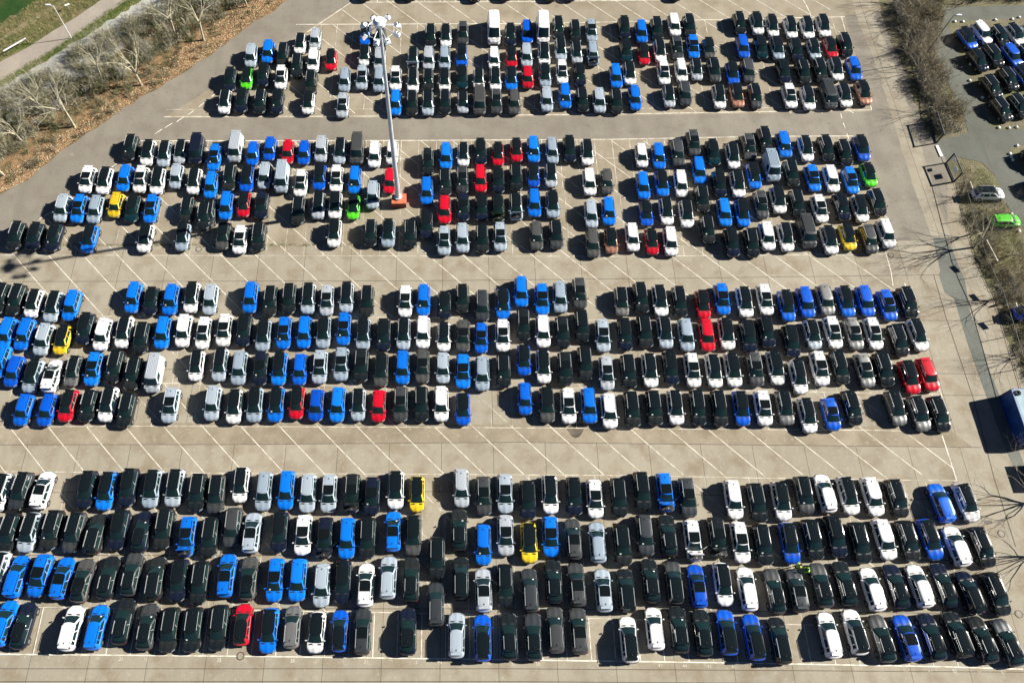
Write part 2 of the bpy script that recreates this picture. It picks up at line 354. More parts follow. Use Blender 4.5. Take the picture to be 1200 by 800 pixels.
# long diagonal lines at 45 degrees across the aisles
def diag_c(px,py): p=U(px,py); return p.x+p.y
def diag(name, c, ylo, yhi, material=None, clipL=None, clipR=None, wd=.088, z=.014):
    mb=MB(); N=24; pts=[]
    for i in range(N+1):
        Y=ylo+(yhi-ylo)*i/N; pts.append(Vector((c-Y,Y,0)))
    seg=[]
    for p in pts:
        # project back to the photo plane
        d=Vector((p.x,p.y,-H)); zc=d.y*CD+H*SD; px=PXC+FP*d.x/zc; py=PYC-FP*(d.y*SD-H*CD)/zc
        ok=(-40<px<1240) and (clipR is None or px<clipR(py)) and (clipL is None or px>clipL(py))
        if ok: seg.append(p)
    if len(seg)>1: stripmesh(mb,seg,wd,z); tag(mb.obj(name,[material or M_LINE]),kind='structure')
cb=diag_c(135,540); stepc=4.72
Rb=lambda y: 984+(y-30)*.262
for k in range(-8,27):
    c=cb+k*stepc
    diag('diagonal_line',c,U(0,556).y,U(0,500).y,clipR=Rb)
    diag('faded_diagonal_line',c,U(0,715).y,U(0,556).y,M_LINE2,clipR=Rb,wd=.09)
    diag('faded_diagonal_line',c,U(0,500).y,U(0,372).y,M_LINE2,clipR=Rb,wd=.09)
    diag('diagonal_line',c,U(0,372).y,U(0,288).y,clipR=Rb)
ct=diag_c(519,0); Lb=lambda y: 46+(257-y)*1.445
for k in range(-22,16):
    c=ct+k*stepc
    diag('diagonal_line',c,U(0,288).y,U(0,165).y,clipL=Lb,clipR=Rb)
    diag('diagonal_line',c,U(0,133).y,U(0,-4).y,clipL=Lb,clipR=Rb)
lines('painted_line',[[(46,257),(69,243)],[(131,196),(138,191)],[(181,157.5),(190,151.5)],[(193,150),(202,144.5)],[(207,143),(215,137.5)],[(220,135),(227,130)],[(233,125.5),(240,120)],[(248,113.5),(255,108)],[(360,38),(388,19),(416,0)],
 [(985,133),(986.5,139)],[(988,144),(990.5,151)],[(992.5,157),(994.5,163)],[(1036,290),(1044,318),(1046.5,335)],[(1104,510),(1121,562.5)],[(1098.5,451),(1104,465)],[(1060,332),(1064,341)],[(938,-5),(944,5),(949,15),(951,23)],[(1020,124),(1021.5,129)],[(986,20),(991,38)]],.12,.015)
# dark joints and moss seam
mbj=MB()
for p in ([(-20,577),(400,575),(700,577),(1150,586)],[(-20,521),(300,520.5),(600,518),(1150,524)],[(-20,330),(500,329),(800,326),(1100,322)],[(-20,432),(600,434),(1160,438)],[(-20,650),(600,651),(1200,657)],[(-20,712),(600,713),(1200,719)],[(-20,783),(600,783),(1200,787)],[(-20,798),(600,798),(1200,802)],[(1060,375),(1150,376)],[(1100,463),(1172,463)]):
    stripmesh(mbj,[U(*q) for q in p],.06,.0095)
stripmesh(mbj,[U(1094,322),U(1108,370),U(1140,465),U(1165,560),U(1190,640)],.09,.0092)
tag(mbj.obj('slab_joints',[mat('joint_dark',(.06,.052,.04),.9)]),kind='structure')
rnd=random.Random(4); mb=MB()
def tuft(mb,p,h,n,m,r=.15):
    for _ in range(n):
        a=rnd.uniform(0,6.283); q=Vector((p.x+rnd.uniform(-r,r),p.y+rnd.uniform(-r,r),p.z)); d=Vector((math.cos(a),math.sin(a),0)); o=Vector((-d.y,d.x,0))*.02
        mb.add([q-o,q+o,q+d*h*.4+Vector((0,0,h))],[(0,1,2)],m)
for i in range(1500):
    x=rnd.uniform(0,1040); x = x if rnd.random()<.3 else 60*rnd.gauss(0,1)+rnd.choice([90,140,190,310,340,700])
    tuft(mb,U(x,287.2+rnd.gauss(0,.8)),rnd.uniform(.03,.09),6,0 if rnd.random()<.6 else 1,.2)
tag(mb.obj('moss_seam',[MATS['blade_grass'],MATS['blade_dry']]),kind='stuff')
def inpoly(x,y,P):
    c=False; j=len(P)-1
    for i in range(len(P)):
        if (P[i][1]>y)!=(P[j][1]>y) and x<(P[j][0]-P[i][0])*(y-P[i][1])/(P[j][1]-P[i][1])+P[i][0]: c=not c
        j=i
    return c
#@@CARS
# ------------------------------------------------------------------ cars
MODELS={ # L W H belt cowl_y roof_front roof_rear rear_base top_halfwidth windows
 'suv':(4.55,1.87,1.64,1.02,1.26,.50,-1.80,-2.12,.68,0),
 'compact':(4.2,1.80,1.52,.98,1.18,.45,-1.62,-1.95,.66,0),
 'fastback':(4.65,1.88,1.53,.98,1.12,.25,-1.35,-2.16,.65,0),
 'van':(5.0,2.0,1.98,1.15,1.78,1.12,-2.33,-2.44,.80,1),
 'tall_van':(5.9,2.06,2.55,1.25,2.25,1.45,-2.80,-2.90,.86,1)}
def outline(wd,yf,yr,bf=.11,br=.10):
    P=[]
    for t in (-1,-.5,0,.5,1): P.append((t*(wd-.15),yf-bf*t*t))
    P.append((wd-.045,yf-bf-.12)); P.append((wd,yf-bf-.38)); P.append((wd-.01,yr+br+.45)); P.append((wd-.065,yr+br+.13))
    for t in (1,.5,0,-.5,-1): P.append((t*(wd-.17),yr+br*t*t))
    P.append((-(wd-.065),yr+br+.13)); P.append((-(wd-.01),yr+br+.45)); P.append((-wd,yf-bf-.38)); P.append((-(wd-.045),yf-bf-.12))
    return P
def car_parts(model):
    L,W,Hh,belt,cy,rf,rr,rb,wt,wk=MODELS[model]; h2=L/2; w2=W/2; out=[]
    K=['paint','trim','tyre','alloy','roof','glass','lamp','tail','rail','pano','engine','engm','paper','chrome_glint']; ix={k:i for i,k in enumerate(K)}
    # body
    b=MB(); van=wk
    hood=belt-.02; fr=cy
    st=[(-h2,.66,.42,.70),(-h2+.05,.80,.32,belt-.16),(-h2+.17,.91,.26,belt-.05),(-h2+.45,.97,.22,belt),(-1.0,.99,.2,belt),(0,.985,.2,belt-.01),(cy-.25,.985,.2,belt-.01),(cy+.05,.98,.2,hood),
        (cy+(h2-cy)*.40,.965,.22,hood-.04),(h2-.38,.92,.24,hood-.11),(h2-.17,.83,.27,hood-.20),(h2-.05,.70,.32,hood-.31),(h2,.56,.40,hood-.42)]
    rings=[]
    for y,wf,zb,zt in st:
        ww=w2*wf; hd=.010 if y>cy else .0; bl=(.17 if not van else .08)*max(0,(abs(y)-(h2-.6))/.6)*(1 if y>0 else -1)
        half=[(ww*.8,zb),(ww*.96,zb+.10),(ww,zb+(zt-zb)*.42),(ww*.985,zt-(zt-zb)*.18),(ww*.93,zt-.015),(ww*.70,zt+.022+hd),(ww*.62,zt+.022),(ww*.25,zt+.034),(ww*.02,zt+.036+hd*2.6)]
        r=[(x,y-bl*(x/w2)**2,z) for x,z in half]+[(-x,y-bl*(x/w2)**2,z) for x,z in reversed(half)]; rings.append(r)
    n=len(rings[0])
    b.loft(rings, lambda k,i: ix['trim'] if (i in (0,n-2,n-1) or ((i==1 or i==n-3) and not van and 1<k<9)) else 0)
    wy=(h2-.88,-h2+.88); 
    for y in wy:
        for s in (-1,1): b.tube((s*(w2-.25),y,.36),(s*(w2-.004),y,.36),.42,.40,14,ix['trim'])
    b.box((0,h2-.02,.52),(W*.52,.07,.18),ix['trim']); b.box((0,-h2+.03,.40),(W*.62,.10,.14),ix['trim'])
    b.box((0,cy+.06,hood+.022),(W*.72,.14,.02),ix['trim'])
    # cabin
    z0=belt-.03; z1=Hh-.075
    def oc(v,ins=0,bulge=0): 
        return outline(w2*.93*(1-v)+wt*v-ins, cy*(1-v)+rf*v-ins+bulge, rb*(1-v)+rr*v+ins)
    levels=[0,.35,.8,1]
    b.loft([[(x,y,z0+(z1-z0)*v) for x,y in oc(v + (.05 if v==.35 else .04 if v==.8 else 0)*0)] for v in levels],lambda k,i:ix['roof'] if (i<4 or 8<i<13) else 0,capm=0)
    out.append(('body',b))
    g=MB()
    rows=[]
    for v in (.04,.35,.65,1.0):
        o=oc(v); rows.append([(x*1.06,y+.016,z0+(z1-z0)*v+.012) for x,y in o[0:5]])
    g.grid(rows,ix['glass']); out.append(('windscreen',g))
    g=MB(); rows=[]
    for v in (.22,.5,.97):
        o=oc(v); rows.append([(x*.96,y-.014,z0+(z1-z0)*v+.01) for x,y in o[9:14]])
    g.grid(rows,ix['glass']); out.append(('rear_window',g))
    for s in (-1,1):
        g=MB()
        def pt(u,v):
            yf=cy*(1-v)+rf*v-.20; yr=rb*(1-v)+rr*v+.20; x=w2*.93*(1-v)+wt*v
            return (s*(x+.010),yr+(yf-yr)*u,z0+(z1-z0)*v+.004)
        wins=((.03,.20),(.235,.575),(.61,.985)) if not wk else ((.70,.97),)
        for a,c in wins:
            q=[pt(a+(.05 if a<.1 else 0),.16),pt(c,.16),pt(c-(.02 if c>.9 else 0),.86),pt(a,.86)]
            if s<0: q=q[::-1]
            g.add(q,[(0,1,2,3)],ix['glass'])
        g2=[pt(.06,.115),pt(.985,.115),pt(.985,.165),pt(.06,.165)]; g3=[pt(.585,.17),pt(.60,.17),pt(.60,.84),pt(.585,.84)]  # silver belt trim, and a pillar strip painted in as a sun highlight
        g.add(g2 if s>0 else g2[::-1],[(0,1,2,3)],ix['chrome_glint'])
        if not wk: g.add(g3 if s>0 else g3[::-1],[(0,1,2,3)],ix['chrome_glint'])
        out.append(('side_window',g))
    # roof
    r=MB(); o1=oc(1)
    def ins(o,d): 
        R=[]
        for x,y in o: R.append((x-math.copysign(min(abs(x),d),x), y-d if y>(rf+rr)/2 else y+d))
        return R
    top=[[(x,y,z1+.004) for x,y in o1],[(x,y,z1+.03) for x,y in ins(o1,.012)],[(x,y,Hh-.016) for x,y in ins(o1,.09)],[(x,y,Hh) for x,y in ins(o1,.30)]]
    r.loft(top,capm=ix['roof'],ms=lambda k,i:ix['roof'])
    if not wk or model=='van':
        r.box((0,rr-.08,z1+.03),((wt-.1)*2,.26,.035),ix['roof'])
    if wk:
        for i in range(7): r.box(((i-3)*(wt*.26),(rf+rr)/2-.1,Hh+.008),(.07,(rf-rr)*.78,.03),ix['roof'])
    r.box((0,rr+.28,Hh+.02),(.045,.17,.05),ix['trim'])
    out.append(('roof',r))
    if not wk:
        g=MB(); g.grid([[(t*(wt-.10),y-(.06*t*t if y>0 else 0),Hh+.014-.016*t*t) for t in (-1,-.5,0,.5,1)] for y in (rf-.10,(rf+rr)/2-.10)],ix['pano']); 
        g.f=[q[::-1] for q in g.f]; out.append(('sunroof',g))
        for s in (-1,1):
            g=MB(); x=s*(wt-.035); g.box((x,(rf+rr)/2-.1,Hh+.01),(.035,(rf-rr)*.80,.03),ix['rail']); g.box((x,rf-.42,Hh-.02),(.04,.06,.06),ix['rail']); g.box((x,rr+.32,Hh-.02),(.04,.06,.06),ix['rail']); out.append(('roof_rail',g))
    for s in (-1,1):
        g=MB(); g.box((s*(w2+.07),cy-.30,belt+.08),(.16,.10,.12),ix['paint'],rz=s*.2); g.box((s*(w2-.01),cy-.2,belt+.05),(.10,.05,.05),ix['trim']); out.append(('mirror',g))
    for s in (-1,1):
        g=MB(); y=h2-.15; zt=hood-.24
        g.add([(s*w2*.55,h2-.03,zt-.06),(s*w2*.92,y-.12,zt+.00),(s*w2*.95,y-.22,zt+.07),(s*w2*.60,h2-.13,zt+.055),(s*w2*.55,h2-.03,zt-.16),(s*w2*.93,y-.1,zt-.10)],[(0,1,2,3),(0,4,5,1),(1,5,2),(0,3,4)],ix['lamp']); out.append(('headlight',g))
    for s in (-1,1):
        g=MB(); g.box((s*w2*.74,-h2+.15,belt-.27),(.26,.12,.13),ix['tail'],rz=s*.38); out.append(('taillight',g))
    for y in wy:
        for s in (-1,1):
            g=MB(); g.tube((s*(w2-.22),y,.345),(s*(w2+.004),y,.345),.345,.345,16,ix['tyre']); g.tube((s*(w2-.01),y,.345),(s*(w2+.012),y,.345),.235,.20,10,ix['alloy']); out.append(('wheel',g))
    # open bonnet, engine, open doors (used by a few)
    g=MB(); g.box((0,(cy+h2)/2-.02,hood-.01),(W*.74,(h2-cy)*.74,.10),ix['engine'])
    for i in range(7): g.box((random.uniform(-.55,.55),(cy+h2)/2+random.uniform(-.3,.3),hood+.06),(random.uniform(.12,.3),random.uniform(.1,.25),.08),ix['engm'] if i%2 else ix['trim'])
    out.append(('engine_bay',g))
    g=MB(); g.box((0,0,0),(W*.80,(h2-cy)*.92,.03),ix['paint'],mtx=Matrix.Translation((0,cy+.12,hood+.06))@Matrix.Rotation(math.radians(66),4,'X')@Matrix.Translation((0,(h2-cy)*.46,0))); out.append(('open_bonnet',g))
    for s in (-1,1):
        g=MB(); T=Matrix.Translation((s*w2*.98,cy-.20,.0))@Matrix.Rotation(s*math.radians(58),4,'Z')
        g.box((0,-.52,.62),(.07,1.05,.70),ix['paint'],mtx=T); g.box((-s*.02,-.55,1.16),(.03,.95,.40),ix['glass'],mtx=T); out.append(('open_door_right' if s>0 else 'open_door_left',g))
    g=MB(); g.add([(.30,cy-.13,belt+.14),(.48,cy-.13,belt+.14),(.48,cy-.25,belt+.25),(.30,cy-.25,belt+.25)],[(0,1,2,3)],ix['paper']); out.append(('paper_slip',g))
    return [(nm,m.v,m.f,m.m) for nm,m in out],K
PARTS={m:car_parts(m) for m in MODELS}; K=PARTS['suv'][1]
def resolve(col, black, var=0, K=K):
    P=paint(col,var); dark=MATS['black_roof']
    return {'paint':P,'trim':MATS['black_trim'],'tyre':MATS['tyre'],'alloy':MATS['alloy'],'roof':dark if black else P,'glass':MATS['car_glass'],'lamp':MATS['headlamp_lens'],'tail':MATS['tail_lens'],
            'rail':MATS['rail_and_glint_silver'] if (col in 'wvskg' and var!=1) else MATS['black_trim'],'chrome_glint':MATS['rail_and_glint_silver'],'pano':MATS['sunroof_glass'],'engine':MATS['engine'],'engm':MATS['engine_metal'],'paper':MATS['paper']}
CACHE={}
SMOOTH={'body':38,'roof':40,'wheel':40,'windscreen':40,'rear_window':40}
def part_mesh(model,i,col,black,var=0):
    nm,v,f,m=PARTS[model][0][i]; R=resolve(col,black,var); used=sorted(set(m)); key=(model,i,tuple(R[K[u]].name for u in used))
    if key not in CACHE:
        CACHE[key]=mesh(nm.replace('_left','').replace('_right',''),v,f,[R[K[u]] for u in used],[used.index(x) for x in m],SMOOTH.get(nm))
    return CACHE[key]
# every car of the photograph: crop origin, zoom, then x,y,code.  capital = black roof, p = glass front half of the roof,
# a = nose away, o = bonnet open, q/Q = door open, # = van
CROPS={'A':(0,145,5),'B':(240,145,5),'C':(480,145,5),'D':(720,145,5),'E':(960,145,5),'F':(240,0,5),'G':(480,0,5),'H':(720,0,5),'I':(960,0,5),
 'a':(0,320,4),'b':(300,320,4),'c':(600,320,4),'d':(900,320,4),'e':(0,540,4),'f':(300,540,4),'g':(600,540,4),'h':(900,540,4),'i':(0,680,4),'j':(300,680,4),'k':(600,680,4),'l':(900,680,4)}
ROWS=[
 ('first',"i 20,200,ba;110,210,Ka;335,222,wa;452,218,ba;577,190,Ka;690,215,Ga;795,228,K;905,228,K;1025,218,K;1137,205,Rac;j 62,232,B;170,218,sac;283,240,Wc;392,235,Dac;500,237,gpa;712,237,Ka;940,255,va;1062,268,Da;1185,260,Ka;k 100,262,Ga;203,230,ga;313,235,gpaQ;548,275,Wa;668,225,wac;782,228,Ka;893,243,Ka;1007,242,Da;1133,265,Da;l 55,280,Ka;288,255,wa;408,240,Wa;535,270,Ga;650,268,dpa;768,262,Ka;888,253,Ka;1005,275,Ka;1125,288,Ga"),
 ('second',"e -12,520,V;77,540,ba;188,535,bp;292,548,bpa;387,560,Gpa;507,545,Ka;618,530,Ga;730,548,Ka;838,557,K;937,568,K;1062,535,bpa;1165,548,Gpa;f 90,555,bp;197,555,b;310,580,v;407,563,K;514,580,wpa;620,545,va;727,555,Ka;844,670,ga;960,548,Ka;1066,605,vpaq;1168,580,K;g 83,605,ga;195,565,Ka;303,578,gpa;428,605,vpaQ;535,605,Ka;650,560,Ka;760,570,Ga;868,585,dpa;990,575,W;1103,598,wa;h 30,608,Ga;135,605,gpa;250,580,Ga;360,573,Ka;490,600,wa;600,585,Ka;710,585,wa;825,582,Ka;945,615,Ka;1070,620,K"),
 ('third',"e 40,335,K;138,332,V;243,320,K;347,332,G;448,340,Ka;558,320,K;665,330,Ka;768,315,K;878,352,bpo;982,355,K;1090,308,g;1180,335,vpa;f 110,330,K;222,345,wp;322,357,kpoq;427,360,b;522,358,K;643,328,bpa;738,345,G;848,450,K;952,322,Ka;1065,390,b;1170,345,vp;g 80,380,Y;180,352,bp;287,365,gpa;400,380,va;517,392,K;622,345,g;730,348,Ka;848,370,wpoq;962,355,kpoq;1070,378,wp;1175,388,K;h 100,382,D;208,365,K;315,350,K;428,380,K;545,365,w;655,370,K;760,365,D;885,398,wa;1003,400,K"),
 ('fourth',"e 2,145,W;98,138,G;200,135,wpa;405,132,K;500,138,B;603,122,K;712,127,V;818,123,V;925,145,K;1014,152,G;1130,110,Wc;f 38,140,v;143,135,b;243,148,v;342,150,vp;450,148,kpoq;543,163,kp;655,133,W;755,153,Yc;963,125,v;1067,160,gp;1167,150,vp;g 73,180,K;178,155,W;290,162,K;388,175,wp;500,168,K;610,138,K;717,145,bpoq;823,168,gp;1038,178,w;1148,192,K;h 62,185,W;168,158,G;268,150,wa;375,160,W;488,165,w;603,172,K;812,195,da;930,192,W"),
 ('fifth',"a 112,640,dc;223,640,dc;320,620,Rc;415,620,Kc;507,612,W;593,640,K;800,617,vp;998,608,v;1100,623,W;1195,615,V;b 95,615,B;193,608,Rc;283,618,dc;383,615,b;480,615,Vc;575,622,rc;678,613,gp;775,612,K;868,612,w;970,635,Dc;c 60,588,dc;163,615,G;263,622,wp;360,620,b;455,645,w;562,635,K;665,630,K;765,628,W;870,628,K;970,632,K;1073,632,D;1176,632,wp;d 77,628,S;183,665,W;293,660,dpc;393,628,K;597,630,S;707,655,S;800,658,K"),
 ('sixth',"a 2,415,b;67,460,dc;155,480,V;245,480,wpa;345,457,Sc;440,450,bp;538,437,K;625,470,K;722,470,v#;922,433,Wc;1032,427,V;1122,443,v;b 22,447,kp;110,447,B;207,452,dc;300,440,vp;400,425,vp;493,430,kp;587,453,G;687,443,b;780,437,gp;876,443,vc;970,460,bp;1060,470,v;1160,455,K;c 55,407,Dc;147,435,W;248,447,kp;343,420,K;443,468,vp;545,460,K;645,455,W;742,443,K;845,455,wp;945,458,W;1035,452,W;1138,450,gp;d 35,443,W;140,485,W;240,447,wp;335,440,K;450,455,sp;540,450,K;660,487,R;748,473,r"),
 ('seventh',"a 30,282,b;115,285,b;205,310,v;295,312,Yc;400,260,K;483,287,w;582,275,W;663,303,K;765,280,b;862,270,w;955,280,wp;1052,267,wp;1143,267,K;b 35,290,V;132,280,bp;227,277,b;317,277,V;412,262,bp;503,283,V;597,290,K;692,283,V;783,277,w;880,297,Wc;970,293,gp;1055,305,dpc;1156,293,wp;c 53,240,kp;145,272,w;235,277,kp;328,247,K;425,292,vp;528,285,K;622,272,K;715,278,V;815,290,v;912,290,r;1005,283,W;1105,295,K;1190,273,K;d 107,318,K;207,287,Vc;303,278,wp;400,283,sp;492,283,wp;610,313,K;700,288,W"),
 ('eighth',"a 2,118,K;75,122,K;160,142,Wc;250,155,V;337,152,b;627,115,b;710,132,Kc;803,125,b;900,113,W;987,123,v;1175,115,b;b 67,130,K;155,120,K;245,117,V;333,128,vp;425,112,V;520,130,K;700,132,wp;785,127,b;882,150,Kc;968,118,Kc;1060,152,g;1157,142,B;c 43,87,b;140,122,bp;225,112,v;316,95,gp;512,133,Sc;603,115,K;693,128,W;785,132,K;893,147,Rc;983,122,bp;1090,135,W;1185,125,wp;d 85,152,D;175,137,d;267,125,s;362,132,D;455,130,d;557,150,dp;653,137,K"),
 ('ninth',"A 95,655,K;205,660,K;317,665,K;527,675,B;853,670,W;1072,662,V;B 110,655,G;208,680,wp;315,662,K;760,640,W;972,640,Kc;1075,640,V;C 3,645,K;97,590,K;203,685,vp;310,670,v;425,675,K;530,665,vp;742,655,g;858,650,G;1073,700,g;1180,685,Zc;D 105,665,w;217,690,Rc;328,690,w;545,618,K;685,695,K;803,697,K;893,660,w;1002,665,W;1125,635,g#;E 58,680,W;165,665,Yc;290,675,g;390,645,w"),
 ('tenth',"A 367,495,v;465,500,bp;560,502,v;680,478,yc;778,497,T;888,500,bp;1097,505,Kc;1197,540,K;B 25,525,G;127,483,b;232,475,Rc;332,478,kp;548,510,K;667,480,V;765,480,W;872,490,Nc;985,420,v;C 205,505,r;312,490,kp;422,490,K;517,495,Eo;623,487,Vo;730,467,b;837,473,V;1063,530,v;1165,515,b;D 185,525,Dc;303,512,W;420,528,W;512,440,K;643,520,b;748,523,B;858,475,gp;957,447,W;1070,465,K;1200,500,wp;E 130,487,K;235,500,W;340,460,K"),
 ('eleventh',"A 513,328,wp;615,335,W;733,320,b;827,328,wp;927,337,W;1035,310,vc;1140,337,W;B 38,362,b;145,317,K;248,323,D;352,305,v;452,315,v#;563,350,wp;673,313,D;772,325,wp;880,333,b;1085,338,rc;C 100,395,b;207,345,K;308,330,gp;415,325,r;517,330,K;623,315,K;725,303,Dc;828,303,Vc;1053,343,w;1155,340,gc;D 167,363,b;277,347,B;390,352,w;495,275,b;613,350,K;720,353,W;815,305,B;920,250,v#;1035,290,K;1160,320,bp;E 70,323,w;182,333,bp;288,300,Nc"),
 ('twelfth',"A 765,140,K;868,170,W;965,178,V;1060,165,Vc;1152,152,k#;B 58,200,bp;180,138,v#;283,178,dc;382,148,dc;488,168,rc;583,173,dc;683,150,v;793,162,V;893,150,g#;995,182,w;1098,172,wc;C 105,225,kp;213,193,b;315,180,Wc;415,165,K;518,178,Rc;625,157,Rc;725,152,b;835,158,v;935,150,K;1040,170,W;D 158,188,wc;258,190,b;368,172,g;462,115,gp;577,168,T;692,190,W;787,137,gp;880,95,K;992,123,b;1120,147,W;E 38,145,K;145,170,K;245,145,D"),
 ('thirteenth',"F 120,598,W;218,592,K;325,595,K;425,598,K;607,607,Wc;808,620,vp;1118,605,b;G 15,605,K;107,605,V;207,600,K;312,600,Vc;408,590,g#;508,597,gp;613,600,g;803,585,v;910,565,b;1012,585,K;1110,592,v;H 10,595,K;120,575,b;318,565,Vc;413,550,g;612,567,W;717,560,Z;825,563,G;1025,565,wp;1132,575,W;I 53,555,g#;145,560,W;257,545,Z"),
 ('fourteenth',"F 148,470,K;248,460,Nc;343,440,K;448,458,wp;622,485,K;820,470,v;922,458,vp;1022,472,v;1118,463,wp;G 20,475,W;108,470,Kc;205,470,W;307,455,T;405,465,Wc;502,467,W;595,462,B;692,457,rc;793,442,V;893,425,wp;997,440,K;H 8,450,b;88,432,W;288,430,wp;390,417,w;478,412,Vc;583,413,G;690,430,D;782,417,g;990,420,K;1105,423,K;I 2,415,K;97,405,W;203,405,d"),
 ('fifteenth',"F 273,330,v;372,305,b;458,325,K;540,390,K;637,357,w;740,353,Rc;937,328,Wc;1025,350,v;G 20,345,Vo;112,345,v;205,342,v;305,328,Dp;495,345,w;597,337,Rc;685,327,v;788,322,W;885,290,V;978,313,Vc;1073,318,vo;H 68,297,T;172,318,Rc;265,300,W;365,285,gp;460,277,bp;553,285,Gc;752,275,d;857,280,T;952,285,V;1062,293,K;1165,293,Vc;I 65,280,Rc;150,265,K"),
 ('sixteenth',"F 560,258,Wc;648,232,vc;942,205,D;1028,230,K;G 123,210,K;212,213,W;312,198,gp;493,165,w##;590,205,K;687,192,d;781,165,w##;872,163,K;970,188,K;1065,182,vp;H 57,165,K;157,190,b;247,170,K;350,148,w;438,152,K;732,137,K;832,142,W;922,155,W;1030,165,W;1128,165,W;I 22,155,W"),
 ('seventeenth',"F 935,-58,K;1200,-58,K;G 380,-52,K;555,-57,K;825,-55,K;938,-52,dc;H 355,-60,K"),
]
SIDE="I 868,225,Ds;955,195,ws;1055,215,Ks;1145,205,Ws;1240,200,vs;930,355,Ks;1020,325,Ks;1130,325,ds;1215,330,Ks;1010,510,Ks;1105,465,Ks;1195,448,Ds;1285,440,Ks;1068,640,Ks;1170,620,Ks;1265,610,Ks;E 1262,215,Ks;1350,205,Ks;1300,385,Ks"
ORD=['','first','second','third','fourth','fifth','sixth','seventh','eighth','ninth','tenth','eleventh','twelfth','thirteenth','fourteenth','fifteenth','sixteenth','seventeenth','eighteenth','nineteenth','twentieth']
for t in ('twenty','thirty','forty','fifty'):
    b0={'twenty':'twentieth','thirty':'thirtieth','forty':'fortieth','fifty':'fiftieth'}[t]
    if t!='twenty': ORD.append(b0)
    ORD += [t+'-'+x for x in ORD[1:10]]
def parse(s):
    out=[]; cr=None
    for tok in s.split(';'):
        tok=tok.strip()
        if tok[0] in CROPS and tok[1]==' ': cr=tok[0]; tok=tok[2:]
        x,y,c=tok.split(','); ox,oy,zf=CROPS[cr]
        out.append([ox+float(x)/zf, oy+float(y)/zf, c])
    return out
cars=[]
for ri,(rn,s) in enumerate(ROWS):
    R=parse(s); R.sort(key=lambda c:c[0])
    for i,(x,y,c) in enumerate(R): cars.append(dict(px=x,py=y,code=c,row=ri+1,i=i+1,n=len(R),R=R))
for x,y,c in parse(SIDE): cars.append(dict(px=x,py=y,code=c,row=0,i=0,n=0,R=[]))
cr_=random.Random(11)
for c in cars:
    code=c['code']; col=code[0].lower(); c['col']=col; c['black']=code[0].isupper(); fl=code[1:]
    c['away']='a' in fl; c['pano']='p' in fl; c['open']='o' in fl; c['dr']='q' in fl; c['dl']='Q' in fl
    nv=fl.count('#'); c['model']='tall_van' if nv==2 else 'van' if nv==1 else 'compact' if 'c' in fl else 'suv'
    if c['model']=='suv' and c['away'] and c['black'] and col in 'kg' and cr_.random()<.75: c['model']='fastback'
    h=MODELS[c['model']][2]; z=h*.5; p=U(c['px'],c['py'],z); dx=c['px']-540
    ratio=(c['py']+1400)*.0005; ex=.00043*max(0,abs(dx)-330)*(1 if dx>0 else -1)
    if c['row']==0: ex=.33
    th=math.atan(ex*ratio)+cr_.gauss(0,.008)      # nose (toward camera) swings to +x
    c['pos']=Vector((p.x,p.y,0)); c['rz']=(math.pi+th) if not c['away'] else th
    ls={1:1.03,2:1.02,3:1.01,4:1.0,5:.99,6:.99,7:.98,8:.97}.get(c['row'],.955)
    c['sc']=ls*cr_.uniform(.985,1.015)
    c['paper']=cr_.random()<.35; c['var']=cr_.choice((0,0,1,2)); c['sx']=cr_.uniform(.97,1.025); c['sz']=cr_.uniform(.95,1.05)
def look(c):
    kind={'van':'van','tall_van':'tall van','compact':'hatchback','suv':'car','fastback':'car'}[c['model']]
    s=CN[c['col']]+' '+kind
    return s
def desc_full(c):
    s=look(c)
    if c['open']: s+=' with open bonnet'
    elif c['black'] and c['col'] not in 'k': s+=' with black roof'
    elif c['pano'] and c['col'] not in 'k': s+=' with glass sunroof'
    if c['away']: s+=', tail to camera'
    return s
def nb(c,k):
    j=c['i']-1+k
    if j<0 or j>=c['n']: return 'the row end'
    return CN[c['R'][j][2][0].lower()]
def rown(c): return 'nearest row' if c['row']==1 else ORD[c['row']]+' row up'
rowg=[c for c in cars if c['row']>0]
from collections import Counter
def labels():
    L1=Counter(desc_full(c) for c in rowg); L2=Counter((desc_full(c),c['row']) for c in rowg)
    for c in rowg:
        d=desc_full(c)
        if L1[d]==1: l='only '+d+', '+rown(c)
        elif L2[(d,c['row'])]==1: l=d+', the only such one in the '+rown(c)
        else:
            l=d+', '+ORD[c['i']]+' from left in '+rown(c)
            l2=d+' beside a '+nb(c,-1)+' one, '+ORD[c['i']]+' from left in '+rown(c)
            if len(l2.split())<=16 and nb(c,-1)!='the row end': l=l2
        if len(l.split())>16: l=l.replace(', tail to camera',' facing away')
        if len(l.split())>16: l=l.replace(' facing away','')
        if len(l.split())>16: l=l.replace('the only such one in the','only one in')
        c['label']=l
labels()
for _k in range(2):
    Cn=Counter(c['label'] for c in rowg)
    for c in rowg:
        if Cn[c['label']]>1: c['label']=look(c)+', '+ORD[c['i']]+' from left in '+rown(c)+(', roof glass' if _k else '')
pick=set(id(c) for c in sorted(rowg,key=lambda c:-c['py'])[:300])
def wanted(nm,c):
    if nm=='sunroof': return c['pano']
    if nm in('engine_bay','open_bonnet'): return c['open']
    if nm=='open_door_right': return c['dl' if not c['away'] else 'dr']
    if nm=='open_door_left': return c['dr' if not c['away'] else 'dl']
    if nm=='paper_slip': return c['paper'] and c['col'] in 'kgb'
    return True
GROUP='parked cars standing in tight rows'
